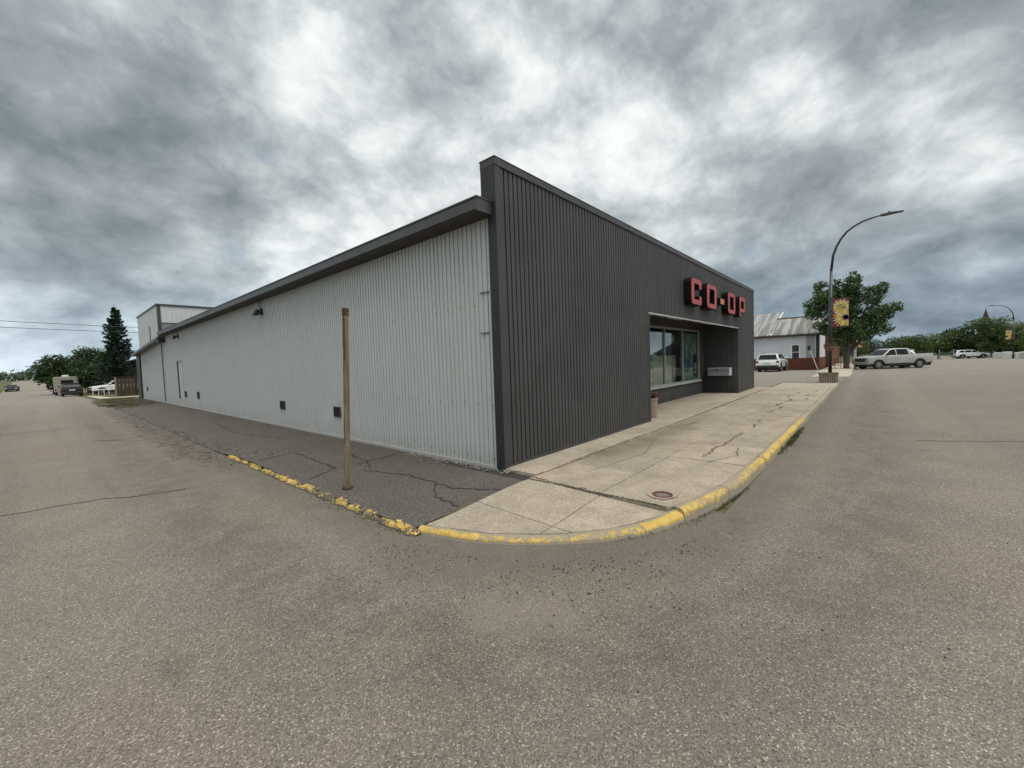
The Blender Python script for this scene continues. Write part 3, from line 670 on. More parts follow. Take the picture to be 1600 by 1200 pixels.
mb = MB(); mb.box(OX0 - .06, OX0 - .045, YF + .1, YW + .1, .05, CZ); part(mb, 'porch_side_wall', M_DARK)
WX0, WX1, WZ0, WZ1 = 10.0, 17.5, .72, 2.68
mb = MB(); ribs_x(mb, OX0 - .04, WX1, .14, WZ0 - .07, YW); ribs_x(mb, WX1, OX1, .14, CZ, YW); ribs_x(mb, OX0 - .04, WX0, WZ0 - .07, CZ, YW); ribs_x(mb, WX0, WX1, WZ1 + .005, CZ, YW); part(mb, 'porch_siding', M_DARK)
mb = MB(); mb.box(OX0 - .04, OX1 + .02, YW + .03, YW + .12, .05, WZ0 - .08); mb.box(WX1 + .01, OX1 + .02, YW + .03, YW + .12, WZ0 - .08, CZ); part(mb, 'porch_wall', M_TRIM)
win = MB(); 
for (a, b) in ((WZ0 - .02, WZ0 + .03), (WZ1 - .06, WZ1)): win.box(WX0, WX1, YW - .02, YW + .06, a, b)
for x in (WX0, WX1 - .05): win.box(x, x + .05, YW - .02, YW + .06, WZ0 + .031, WZ1 - .061)
window = part(win, 'window', M_ALU)
def wpart(mb, name, m_, **k): o = mb.build(name, m_, window, **k); return o
for x in (11.98, 13.80, 15.58): mb = MB(); mb.box(x - .025, x + .025, YW - .018, YW + .055, WZ0 + .031, WZ1 - .061); wpart(mb, 'mullion', M_ALU)
mb = MB(); mb.box(WX0 - .02, WX1 + .02, YW - .09, YW + .05, WZ0 - .075, WZ0 - .021); wpart(mb, 'sill', M_LTRIM, bevel=.006, seg=1)
xsplit = [WX0 + .05, 11.955, 12.005, 13.775, 13.825, 15.555, 15.605, WX1 - .05]
for k in range(0, 8, 2): mb = MB(); mb.box(xsplit[k], xsplit[k + 1], YW + .02, YW + .028, WZ0 + .031, WZ1 - .061); wpart(mb, 'pane', M_GLASS)
# things behind the glass: half curtain, posters, goods
M_CURT = plain('display_backing', (.7, .7, .62), .9, .2, 3); M_TEAL = plain('teal_print', (.2, .42, .42), .7, .4, 9); M_POSW = plain('white_print', (.75, .78, .8), .7, .5, 14)
M_BLUEP = plain('blue_print', (.10, .25, .42), .7, .5, 6); M_GRNP = plain('green_print', (.34, .50, .40), .7, .4, 3); M_INT = plain('shop_interior', (.3, .28, .25), .9, .25, 1.2); M_PINK = plain('pink_print', (.25, .06, .09), .7, .4, 12)
mb = MB(); mb.box(12.02, 15.53, YW + .25, YW + .27, WZ0, 1.72); wpart(mb, 'display_backing', M_CURT)
mb = MB(); mb.box(15.62, 17.4, YW + .06, YW + .07, WZ0 + .05, 2.55); wpart(mb, 'poster', M_GRNP)
mb = MB(); mb.prism([(16.1, 1.1), (16.3, 1.05), (16.45, 1.3), (16.7, 1.2), (16.6, 1.7), (16.35, 1.95), (16.3, 1.6), (16.12, 1.55)], 0, .006, XZ(YW + .045)); wpart(mb, 'print', M_BLUEP)
mb = MB(); mb.prism([(15.7, 1.55), (16.0, 1.4), (16.05, 1.9), (15.8, 2.0)], 0, .006, XZ(YW + .045)); wpart(mb, 'print', M_BLUEP)
for (a, b, c, d) in ((16.98, 17.2, 1.75, 2.0), (17.02, 17.28, 1.15, 1.4), (17.0, 17.2, .95, 1.1)): wpart(MB().box(a, b, YW + .04, YW + .048, c, d), 'notice', M_POSW)
mb = MB(); mb.box(16.95, 17.35, YW + .05, YW + .056, .9, 1.72); wpart(mb, 'notice_board', M_BLACK)
mb = MB(); mb.prism([(14.15, 2.2), (14.5, 2.12), (14.75, 2.18), (14.9, 2.42), (14.72, 2.36), (14.62, 2.5), (14.5, 2.34), (14.3, 2.4), (14.28, 2.28)], 0, .006, XZ(YW + .04)); wpart(mb, 'print', M_POSW)
mb = MB(); mb.box(13.85, 15.5, YW + .05, YW + .06, 2.02, 2.6); wpart(mb, 'banner_print', plain('dark_green_print', (.04, .05, .035), .8, .3, 3))
mb = MB(); mb.box(12.45, 12.95, YW + .06, YW + .07, 1.3, 1.7); wpart(mb, 'poster', M_TEAL)
for k in range(7): a = 12.5 + random.uniform(0, .3); c = .8 + random.uniform(0, .55); wpart(MB().box(a, a + .16, YW + .04 + k * .008, YW + .046 + k * .008, c, c + .13), 'notice', M_POSW)
mb = MB(); mb.box(12.35, 13.1, YW + .14, YW + .2, 1.72, 1.86); wpart(mb, 'display_goods', M_PINK)
for k in range(9): a = 12.1 + k * .36; wpart(MB().box(a, a + .22, YW + .5, YW + .8, 1.5, 1.72 + random.uniform(.05, .3)), 'display_goods', M_BLACK)
mb = MB(); mb.box(9.5, XE - .1, 9.9, 10, .1, 3.4); mb.box(9.5, XE - .1, YW + .12, 9.9, .1, .14); mb.box(9.5, XE - .1, YW + .12, 9.9, 3.3, 3.4); mb.box(9.4, 9.5, YW + .12, 10, .1, 3.4); part(mb, 'interior_wall', M_INT)
for (x, y) in ((13.45, 4.75), (16.8, 4.7), (11.0, 4.7)):
    mb = MB(); mb.box(x - .6, x + .6, y - .045, y + .045, CZ - .055, CZ - .002); part(mb, 'porch_light', M_LTRIM, bevel=.01, seg=2)
# white side wall siding (faces -X)
XW = 4.30
def ribs_y(mb, y0, y1, z0, z1, x=XW, phase=4.1, ztop=None):
    prof = [(0, 0), (.046, 0), (.052, .008), (.084, .008), (.087, .026), (.097, .026)]
    P = []; k = math.floor((y0 - phase) / .1); y = phase + k * .1
    while y < y1 + .1:
        P += [(y + a, x + b) for a, b in prof]; y += .1
    P = [p for p in P if y0 <= p[0] <= y1]; P = [(y0, P[0][1])] + P + [(y1, P[-1][1])]
    for a, b in zip(P, P[1:]):
        if b[0] - a[0] < 1e-6: continue
        za = z1 if ztop is None else ztop(a[0]); zb_ = z1 if ztop is None else ztop(b[0])
        mb.quad((b[1], b[0], z0), (a[1], a[0], z0), (a[1], a[0], za), (b[1], b[0], zb_))
    return mb
DY0, DY1, DZ0, DZ1 = 24.75, 25.85, .46, 2.30
mb = MB(); ribs_y(mb, 4.086, DY0, .13, 3.76); ribs_y(mb, DY0, DY1, DZ1, 3.76); ribs_y(mb, DY0, DY1, .13, DZ0); ribs_y(mb, DY1, 29.25, .13, 3.76); part(mb, 'side_siding', M_WHITE)
low = lambda y: 3.50 - (y - 29.3) * .045
mb = MB(); ribs_y(mb, 29.35, 37.5, .13, 0, ztop=low); part(mb, 'side_siding', M_WHITE)
mb = MB(); mb.box(4.275, 4.34, 4.1, 38.2, .085, .13); part(mb, 'base_flashing', M_LTRIM)
mb = MB(); mb.box(4.31, 4.38, 4.1, 38.2, .0, .085); part(mb, 'footing', M_CRACK)
mb = MB(); mb.box(4.22, 4.34, 37.5, 38.85, .0, 3.12); part(mb, 'corner_trim', M_BLACK)
# eave
mb = MB(); mb.box(3.97, 3.99, 4.03, 28.3, 3.755, 3.905); mb.box(3.97, 4.26, 4.01, 4.03, 3.735, 3.905); part(mb, 'fascia', M_FASC)
mb = MB(); mb.box(3.955, 4.3, 4.0, 28.32, 3.905, 3.925); part(mb, 'fascia_cap', M_FASC)
mb = MB(); mb.box(3.99, 4.33, 4.03, 28.3, 3.735, 3.755); part(mb, 'soffit', M_SOFF)
mb = MB(); mb.box(4.27, 21.0, 4.2, 29.3, 3.80, 3.90); part(mb, 'roof', M_MEMB)
mb = MB(); mb.add([(3.97, 28.35, 3.70), (3.97, 38.9, 3.16), (4.5, 38.9, 3.20), (4.5, 28.35, 3.74), (3.97, 28.35, 3.56), (3.97, 38.9, 3.02), (4.5, 38.9, 3.02), (4.5, 28.35, 3.56)], [(0, 1, 2, 3), (4, 7, 6, 5), (0, 4, 5, 1), (1, 5, 6, 2), (0, 3, 7, 4)]); part(mb, 'lower_fascia', M_FASC)
mb = MB(); mb.box(4.5, 21, 29.3, 38.8, 3.15, 3.3); part(mb, 'lower_roof', M_MEMB)
mb = MB(); mb.tube([(4.12, 29.0, 3.72), (4.14, 29.15, 3.45), (4.25, 29.3, 3.35), (4.25, 29.3, .2)], .02, 8); part(mb, 'downpipe', M_TRIM)
mb = MB(); mb.box(4.02, 4.3, 28.4, 29.2, 3.42, 3.62); part(mb, 'eave_return', M_BLACK)
# side door
door = part(MB().box(XW + .10, XW + .14, DY0, DY1, DZ0, DZ1), 'door', M_WHITE)
MB().box(XW + .04, XW + .10, DY0 + .15, DY0 + .19, 1.3, 1.34).build('door_handle', M_CHROME, door)
MB().box(XW - .012, XW + .13, DY0 - .05, DY0, DZ0, DZ1 + .05).box(XW - .012, XW + .13, DY0, DY1, DZ1, DZ1 + .05).build('door_frame', M_LTRIM, door)
MB().box(XW - .006, XW + .13, DY1, DY1 + .05, DZ0, DZ1 + .05).build('shaded_door_jamb', M_TRIM, door)  # far jamb darker than the frame: recess shade put into its colour
for (ya, yb, za, zb_) in ((8.93, 9.22, .58, .775), (12.18, 12.48, .60, .79), (21.75, 22.12, .60, .85), (24.2, 24.5, .59, .83), (35.3, 35.65, .66, .90)):
    v = part(MB().box(XW - .012, XW + .03, ya, yb, za, zb_), 'vent', M_BLK2)
    m1 = MB()
    for (p, q, r_, s_) in ((ya - .02, ya, za - .02, zb_ + .02), (yb, yb + .02, za - .02, zb_ + .02), (ya, yb, za - .02, za), (ya, yb, zb_, zb_ + .02)): m1.box(XW - .02, XW + .02, p, q, r_, s_)
    m1.build('vent_frame', M_RUST if ya < 10 else M_BROWNT, v)
# dents: bent lower ribs, as low welts on the siding; two scuffed brackets near the corner
M_SCUFF = plain('scuff_mark', (.16, .16, .155), .7, .5, 30)
for (y, z) in ((4.18, 2.69), (4.20, 2.10)):
    part(MB().box(XW - .012, XW, y - .02, y + .16, z - .012, z + .012), 'scuff', M_SCUFF)
mb = MB()
for k in range(34):
    y = 4.15 + (k % 12) * .31 + random.uniform(-.03, .03); z = (.22, 1.05, 2.5, 3.2)[k // 12] + random.uniform(-.02, .02); mb.box(XW - .006, XW, y, y + .014, z, z + .014)
tag(part(mb, 'siding_screws', M_RUST), kind='stuff')
# bird's nest of sealant at parapet back
mb = MB(); mb.tube([(4.25, 4.2, 4.05), (4.2, 4.23, 3.98), (4.23, 4.21, 3.93)], [.02, .03, .015], 6); part(mb, 'sealant_lump', M_GALVL)
# tower block at the back
mb = MB(); mb.box(4.45, 13, 31.15, 38.9, 3.25, 5.76); part(mb, 'tower_wall', plain('tower_panel', (.50, .52, .515), .5, .05, 3))
mb = MB()
for k in range(36): mb.box(4.62 + k * .23, 4.66 + k * .23, 31.12, 31.15, 4.72, 5.68)
part(mb, 'tower_siding', M_WHITE)
mb = MB(); mb.box(4.43, 4.60, 31.12, 31.16, 3.4, 5.70); mb.box(4.6, 13, 31.10, 31.15, 4.64, 4.72); mb.box(4.41, 13.04, 31.08, 31.2, 5.70, 5.80); mb.box(4.41, 4.5, 31.2, 38.94, 5.70, 5.80); part(mb, 'tower_trim', M_TRIM)
mb = MB(); mb.box(4.6, 13, 31.05, 31.14, 3.3, 4.64); part(mb, 'tower_flashing', M_SGREY)
w2 = part(MB().box(4.43, 4.46, 33.9, 34.35, 3.85, 4.72), 'window', M_TRIM); MB().box(4.42, 4.432, 33.95, 34.3, 3.9, 4.67).build('pane', M_WINGL, w2)

# ------------------------------------------------------------------ sign, fixtures on the building
sign = thing('store_sign', 'faded red CO-OP channel letters with black sides on charcoal front', 'sign', (11.88, 3.7, 3.1))
SI = Matrix.Translation((-11.88, -3.7, -3.1))
def chamfer(x0, x1, z0, z1, c):
    return [(x0 + c, z0), (x1 - c, z0), (x1 - c * .3, z0 + c * .3), (x1, z0 + c), (x1, z1 - c), (x1 - c * .3, z1 - c * .3), (x1 - c, z1), (x0 + c, z1), (x0 + c * .3, z1 - c * .3), (x0, z1 - c), (x0, z0 + c), (x0 + c * .3, z0 + c * .3)]
YL0, YL1 = 3.735, 3.925
def letter(kind, x0, x1, z0, z1, fm=M_RED):
    b = MB(); f = MB()
    for (m_, a, e, pad) in ((b, YL0, YL1, 0), (f, YL0 - .012, YL0 - .001, .018)):
        fn = lambda u, v, w: (u, w, v)
        sx, sz = .235, .17
        if kind == 'O': m_.ring(chamfer(x0 + pad, x1 - pad, z0 + pad, z1 - pad, .13), chamfer(x0 + sx + .02 - pad, x1 - sx - .02 + pad, z0 + sz - pad, z1 - sz + pad, .015), a, e, fn)
        elif kind == 'C':
            p = pad; c = .13
            P = [(x0 + c, z0 + p), (x1 - c * .7, z0 + p), (x1 - p, z0 + c * .7), (x1 - p, z0 + .27), (x1 - sx + p, z0 + .27), (x1 - sx + p, z0 + sz - p), (x0 + sx + .02 - p, z0 + sz - p), (x0 + sx + .02 - p, z1 - sz + p), (x1 - sx + p, z1 - sz + p), (x1 - sx + p, z1 - .27), (x1 - p, z1 - .27), (x1 - p, z1 - c * .7), (x1 - c * .7, z1 - p), (x0 + c, z1 - p), (x0 + .04, z1 - .05), (x0 + p, z1 - c), (x0 + p, z0 + c), (x0 + .04, z0 + .05)]
            m_.prism(P, a, e, fn)
        elif kind == '-': m_.prism([(x0 + pad, z0 + pad), (x1 - pad, z0 + pad), (x1 - pad, z1 - pad), (x0 + pad, z1 - pad)], a, e, fn)
        elif kind == 'P':
            m_.ring(chamfer(x0 + pad, x1 - pad, z0 + .17 + pad, z1 - pad, .12), chamfer(x0 + sx - pad, x1 - sx + pad, z0 + .17 + sz - pad, z1 - sz - .02 + pad, .015), a, e, fn)
            m_.prism([(x0 + pad, z0 + pad), (x0 + sx - pad, z0 + pad), (x0 + sx - pad, z0 + .17 + .11), (x0 + pad, z0 + .17 + .14)], a + .002, e - .002, fn)
    o = b.build('letter', M_LBLACK); o.parent = sign; o.matrix_parent_inverse = SI
    c = f.build('letter_face', fm, o); return o
letter('C', 11.88, 12.80, 3.11, 3.86); letter('O', 13.32, 14.36, 3.11, 3.87); letter('-', 14.80, 15.28, 3.34, 3.55, M_PEACH); letter('O', 15.76, 16.78, 3.11, 3.87); letter('P', 17.42, 18.34, 3.10, 3.88)
for x in (12.0, 13.5, 15.9): o = MB().box(x, x + .35, YL0 + .05, YL1, 3.66, 3.70).build('letter_bracket', M_LTRIM); o.parent = sign; o.matrix_parent_inverse = SI

box = thing('deposit_box', 'grey metal drop box with small lock mounted on the dark porch wall', 'drop box', (17.95, 4.55, .8))
def at(o, ob, loc): ob.parent = o; ob.matrix_parent_inverse = Matrix.Translation(tuple(-c for c in loc)); return ob
bl = (17.95, 4.55, .8)
at(box, MB().box(17.72, 18.145, 4.17, 4.96, .84, 1.14).build('box_body', M_GALV, bevel=.006), bl)
at(box, MB().box(17.70, 18.145, 4.155, 4.97, 1.14, 1.155).build('lid', M_GALVL), bl); at(box, MB().box(17.735, 18.13, 4.162, 4.169, .85, 1.13).build('lit_end_plate', M_GALVL), bl)  # end plate paler than the body, its lit look painted in
at(box, MB().box(17.705, 17.72, 4.60, 4.66, 1.05, 1.12).build('lock', M_BLACK), bl); at(box, MB().box(17.709, 17.72, 4.2, 4.93, 1.035, 1.042).build('lid_seam', M_BLACK), bl)

def flood(y, z, lab):
    t_ = thing('wall_floodlight', lab, 'floodlight', (4.3, y, z), 0, 'floodlights under the eave of the white wall')
    l = (4.3, y, z)
    at(t_, MB().box(4.24, 4.3, y - .07, y + .07, z - .08, z + .1).build('junction_box', M_BLACK, bevel=.008), l)
    for s in (-1, 1):
        Mx = Matrix.Translation((4.13, y + s * .11, z - .02)) @ Matrix.Rotation(rad(-150), 4, 'Y')
        at(t_, MB().lathe([(.0, -.07), (.045, -.07), (.06, -.03), (.075, .07), (.065, .08), (0, .06)], 12, Mx).build('lamp_head', M_BLACK if s < 0 else M_GALV, smooth=True), l)
        at(t_, MB().tube([(4.25, y + s * .03, z), (4.16, y + s * .10, z)], .014, 6).build('arm', M_BLACK), l)
    at(t_, MB().tube([(4.275, y, z + .1), (4.25, y + .05, z + .2), (4.26, y + .02, z + .3), (4.28, y + .04, 3.74)], .009, 6).build('cable', M_BLACK), l)
flood(13.5, 3.40, 'twin head black floodlight on white wall nearer the wooden post')
flood(25.1, 3.47, 'smaller looking floodlight high on white wall above the side door')

# ------------------------------------------------------------------ wooden post on the apron
post = thing('wooden_post', 'weathered square timber post without a sign standing in the asphalt apron', 'post', (2.55, 5.22, .05))
post.rotation_euler = (rad(.3), rad(2.6), rad(12))
MB().box(-.029, .029, -.029, .029, -.05, 2.40).build('shaft', M_POST, post, bevel=.005)
MB().box(-.031, .031, -.031, .031, 2.30, 2.402).build('metal_band', M_RUST, post)
MB().box(-.034, -.029, -.024, -.004, 1.74, 2.28).build('rust_stain', M_RUST, post)
for z in (1.72, 2.34): MB().box(-.044, -.034, -.024, .0, z, z + .025).build('bolt', M_BLACK, post)

mb = MB(); rg = []; n_ = 22
for k in range(n_): a = k * 2 * math.pi / n_; r_ = .085 + random.uniform(-.03, .035); rg.append((r_ * math.cos(a), r_ * math.sin(a)))
mb.prism(rg, .012, .022, lambda u, v, w: (u, v, w)); mb.build('base_collar', plain('rusty_dirt', (.05, .03, .02), .95, .5, 40), post)
for z, dx_ in ((.6, .01), (1.1, -.008), (1.9, .006)): MB().box(-.0302, -.0288, dx_ - .002, dx_ + .002, z, z + .42).build('split', M_BLK2, post)

# ------------------------------------------------------------------ valve cover in sidewalk
vc = thing('valve_cover', 'round dark utility cover set in the concrete with faded red paint around it', 'utility cover', (4.42, 1.72, .125))
I4 = Matrix.Identity(4)
MB().lathe([(.0, .002), (.078, .002), (.085, -.004)], 28, I4).build('lid', plain('cover_grey', (.14, .12, .11), .8, .3, 30), vc)
MB().lathe([(.085, .0), (.09, .012), (.105, .013), (.112, .001)], 28, I4).build('ring', M_RUST, vc, smooth=True)
mb = MB(); o_, i_ = [], []
for k in range(28):
    a = k * 2 * math.pi / 28; r_ = .15 + random.uniform(-.02, .025); o_.append((r_ * math.cos(a), r_ * math.sin(a))); i_.append((.11 * math.cos(a), .11 * math.sin(a)))
mb.ring(o_, i_, .0015, .003, lambda u, v, w: (u, v, w + .003)); mb.build('paint_ring', plain('faded_pink_marking', (.33, .235, .19), .9, .3, 20), vc)

# ------------------------------------------------------------------ planter by the opening
pl = thing('planter', 'beige ribbed planter with pink flowers at the edge of the porch opening', 'planter', (10.22, 4.26, .13)); pl.scale = (.82, .82, .98)
mb = MB(); mb.lathe([(0, 0), (.19, 0), (.205, .02), (.225, .44), (.24, .46), (.24, .50), (.20, .50), (.20, .45), (0, .44)], 20, I4); mb.build('pot', plain('beige_pot', (.27, .20, .155), .8, .12, 8), pl, smooth=False)
def flowers(parent, R_, h, z0, n, lm=L_GRS, fms=None, fs=.035):
    mb = MB()
    for _ in range(n):
        a = random.uniform(0, 6.28); r_ = R_ * math.sqrt(random.random()); z = z0 + random.uniform(0, h); c = Vector((r_ * math.cos(a), r_ * math.sin(a), z))
        u = Vector((random.gauss(0, 1), random.gauss(0, 1), random.gauss(0, 1))).normalized() * .03; v = u.orthogonal().normalized() * .018
        mb.quad(c - u, c + v, c + u, c - v)
    mb.build('foliage', lm, parent)
    mb = MB()
    for _ in range(n // 3):
        a = random.uniform(0, 6.28); r_ = R_ * math.sqrt(random.random()) * 1.1; z = z0 + random.uniform(.3, 1.1) * h; c = Vector((r_ * math.cos(a), r_ * math.sin(a), z))
        for k in range(5):
            q = k * 1.2566; d = Vector((math.cos(q), math.sin(q), .3)) * fs; e = Vector((-math.sin(q), math.cos(q), 0)) * fs * .5
            mb.quad(c, c + d * .6 + e, c + d, c + d * .6 - e, random.randint(0, len(fms) - 1))
    tag(mb.build('blooms', fms, parent), kind='stuff')
M_FP = plain('pink_petals', (.50, .10, .17), .7, .3, 30); M_FM = plain('magenta_petals', (.28, .03, .10), .7, .3, 30)
flowers(pl, .2, .16, .48, 240, fms=[M_FP, M_FM])

# ------------------------------------------------------------------ street lamps
lamp = thing('street_lamp', 'tall black street lamp with long curved arm rising from the near planter box', 'street lamp', (27.6, 1.6, .5 - .5), 0, 'street lamps')
M_LAMP = plain('lamp_black_paint', (.012, .012, .014), .4, .2, 5, coat=.3)
MB().tube([(0, 0, .0), (0, 0, .55), (0, 0, .56)], [.12, .12, .075], 12).build('base_sleeve', M_LAMP, lamp)
MB().tube([(0, 0, .3), (0, 0, 3.0), (0, -.02, 5.9)], [.085, .075, .062], 12).build('pole', M_LAMP, lamp, smooth=True)
arc = [(0, -.02, 5.85), (0, -.10, 6.68), (0, -.24, 7.12), (0, -.42, 7.48), (0, -.66, 7.79), (0, -.95, 8.0), (0, -1.3, 8.16), (0, -1.64, 8.24), (0, -1.95, 8.28)]
MB().tube(arc, [.062, .058, .055, .052, .05, .047, .044, .041, .038], 10).build('arm', M_LAMP, lamp, smooth=True)
MB().prism([(-1.92, 8.24), (-2.10, 8.22), (-2.75, 8.25), (-2.78, 8.29), (-2.3, 8.34), (-1.95, 8.32)], -.12, .12, lambda u, v, w: (w, u, v)).build('lamp_head', plain('lamp_head_grey', (.07, .07, .075), .5, .1, 8), lamp, bevel=.02)
MB().lathe([(0, .08), (.03, .08), (.035, 0), (0, 0)], 10, Matrix.Translation((0, -2.25, 8.33))).build('photocell', M_LAMP, lamp)
for z in (4.42, 2.92): MB().tube([(0, -.05, z), (0, -.80, z)], .012, 6).build('banner_arm', M_LAMP, lamp)
for z in (4.48, 4.36, 3.86, 3.66, 3.56, 3.38, 3.26, 3.10): MB().box(-.10, .10, -.10, .10, z - .008, z + .008).build('band_clamp', M_GALV, lamp)
for q in (1, -1): MB().tube([(-.02, .1 * q, 2.35), (-.02, .19 * q, 2.3), (-.02, .225 * q, 2.05)], .01, 6).build('basket_hanger', M_LAMP, lamp)
pbox = thing('planter_box', 'square tan slatted planter box around the foot of the near street lamp', 'planter box', (27.6, 1.66, .0), 0)
M_PBX = plain('tan_precast', (.27, .205, .145), .85, .15, 6, bump=.2)
hw = .40
mb = MB(); mb.box(-hw + .03, hw - .03, -hw + .03, -.15, 0, .50); mb.box(-hw + .03, hw - .03, .10, hw - .03, 0, .5); mb.box(-hw + .03, -.14, -.15, .1, 0, .5); mb.box(.14, hw - .03, -.15, .1, 0, .5); mb.build('core', plain('box_dark_core', (.09, .065, .045), .9, .2, 5), pbox)
for s in range(4):
    for k in range(8):
        Mx = Matrix.Rotation(s * math.pi / 2, 4, 'Z') @ Matrix.Translation((-.40 + .05 + k * .1 * .97, -hw + .012, 0))
        MB().box(-.036, .036, -.012, .018, .0, .48, 0, Mx).build('slat', M_PBX, pbox)
for s in range(4): MB().box(-hw - .02, hw + .02, -hw - .02, -hw + .06, .48, .535, 0, Matrix.Rotation(s * math.pi / 2, 4, 'Z') @ Matrix.Translation((0, 0, s * .002))).build('rim', M_PBX, pbox)

def basket(x, y, z, lab):
    b = thing('hanging_basket', lab, 'flower basket', (x, y, z))
    MB().lathe([(0, -.26), (.1, -.25), (.2, -.17), (.24, -.04), (.25, .0), (.22, .0), (0, -.03)], 18, I4).build('bowl', plain('coir_bowl', (.20, .12, .08), .95, .25, 20), b, smooth=True)
    flowers(b, .26, .14, -.02, 260, fms=[M_FP, plain('white_petals', (.5, .42, .42), .7, .2, 30)]); return b
basket(27.45, 1.62, 1.93, 'brown coir basket of pink flowers hanging on the near street lamp')

M_BMAG = plain('banner_magenta', (.20, .012, .065), .6, .25, 3); M_BYEL = plain('banner_yellow', (.55, .40, .06), .6, .15, 8); M_BCRM = plain('banner_cream', (.62, .55, .35), .6, .1, 8)
M_BPUR = plain('banner_purple', (.07, .02, .17), .6, .2, 10); M_BOLV = plain('banner_olive', (.16, .15, .05), .6, .2, 12)
def banner(x, y, z0, lab, W_=.66, H_=1.42):
    b = thing('street_banner', lab, 'banner', (x, y, z0), 0, 'flower banners hung on the street lamps')
    p = MB().box(-.006, .006, -W_, 0, 0, H_).build('panel', M_BMAG, b)
    for sgn, rev in ((-1, False), (1, True)):
        m_ = MB()
        def inside(u, v): return (min(max(u, .012), W_ - .012), min(max(v, .012), H_ - .012))
        def petal(cx, cz, ang, r0, r1, w, mi, lay):
            d = (math.cos(ang), math.sin(ang)); n = (-d[1], d[0])
            P = [(cx + d[0] * r0, cz + d[1] * r0), (cx + d[0] * (r0 + (r1 - r0) * .45) + n[0] * w, cz + d[1] * (r0 + (r1 - r0) * .45) + n[1] * w), (cx + d[0] * r1, cz + d[1] * r1), (cx + d[0] * (r0 + (r1 - r0) * .45) - n[0] * w, cz + d[1] * (r0 + (r1 - r0) * .45) - n[1] * w)]
            P = clip(P if True else P, [(.012, .012), (W_ - .012, .012), (W_ - .012, H_ - .012), (.012, H_ - .012)])
            if len(P) < 3: return
            X_ = sgn * (.0075 + lay * .0012)
            V = [(X_, -u, v) for u, v in P]; m_.add(V, [tuple(range(len(V)))], mi)
        for k in range(26): petal(.34, 1.02, k * 2 * math.pi / 26, .12, .42 + .05 * (k % 2), .036, 1 if k % 2 else 0, 0 + (k % 3) * .3)
        for k in range(14): petal(.34, 1.02, k * 2 * math.pi / 14 + .1, .02, .25, .04, 0, 1.5)
        for (u, v, r_) in ((.25, 1.05, .085), (.40, .98, .09), (.5, 1.0, .07)):
            for k in range(6): petal(u, v, k * 1.05, 0, r_, r_ * .5, 1, 2.5)
        for (u, v) in ((.30, 1.13), (.31, 1.03), (.46, .93)):
            for k in range(4): petal(u, v, k * 1.57, 0, .03, .018, 3, 3.2)
        for k in range(22): petal(.54, .46, k * 2 * math.pi / 22, .10, .62 if 6 < k < 20 else .4, .055, 0 if k % 3 else 1, 3.6 + (k % 3) * .3)
        for k in range(10): petal(.54, .46, k * .628, 0, .155, .06, 2, 5)
        m_.build('flower_print', [M_BYEL, M_BCRM, M_BPUR, M_BOLV], p)
    return b
banner(27.6, 1.50, 2.96, 'magenta and yellow flower banner on the near street lamp')
# far lamps: copies of the same lamp
def lamp_at(x, y, z, rz, lab, h=1.0):
    l2 = copy_tree(lamp); l2.location = (x, y, z); l2.rotation_euler = (0, 0, rz); l2['label'] = lab; l2.scale = (h, h, h); return l2
lamp_at(96, -16.2, -.38, math.pi, 'distant black street lamp with curved arm on the far side before the dark trees', .99)
lamp_at(71, 1.5, -.1, 0, 'street lamp beyond the leafy tree and the parked pickup')
b = banner(96, -16.05, 2.55, 'small flower banner on the distant street lamp at the right'); b.rotation_euler = (0, 0, math.pi)
banner(71, 1.45, 2.05, 'yellowish flower banner half hidden behind the leafy tree')

# ------------------------------------------------------------------ vehicles (x forward, y left, z up)
def wheel(parent, x, y, R_, w=.24, rim=M_RIM):
    s = 1 if y > 0 else -1
    Mx = Matrix.Translation((x, y, R_)) @ Matrix.Rotation(-s * math.pi / 2, 4, 'X')
    wh = MB().lathe([(R_ * .62, -w / 2), (R_ * .93, -w / 2), (R_, -w / 2 + .03), (R_, w / 2 - .03), (R_ * .94, w / 2), (R_ * .62, w / 2 + .005), (R_ * .60, w / 2 - .04)], 28, Mx).build('wheel', M_TYRE, parent, smooth=True)
    r_ = MB(); r_.lathe([(R_ * .60, w / 2 + .004), (R_ * .57, w / 2 + .01), (R_ * .54, w / 2 - .05), (0, w / 2 - .06)], 24, Mx)
    for k in range(6):
        r_.box(.02, R_ * .56, -.035, .035, w / 2 - .05, w / 2 - .005, 0, Mx @ Matrix.Rotation(k * math.pi / 3, 4, 'Z'))
    r_.lathe([(0, w / 2 + .006), (.06, w / 2 + .004), (.07, w / 2 - .03)], 12, Mx)
    r_.build('rim', rim, wh); return wh
def archpts(cx, R_, zb, n=9): 
    a0 = math.asin(max(-1, min(1, (zb - .36) / R_)))
    return [(cx + R_ * math.cos(math.pi - a0 - (math.pi - 2 * a0) * k / n), .36 + R_ * math.sin(math.pi - a0 - (math.pi - 2 * a0) * k / n)) for k in range(n + 1)]
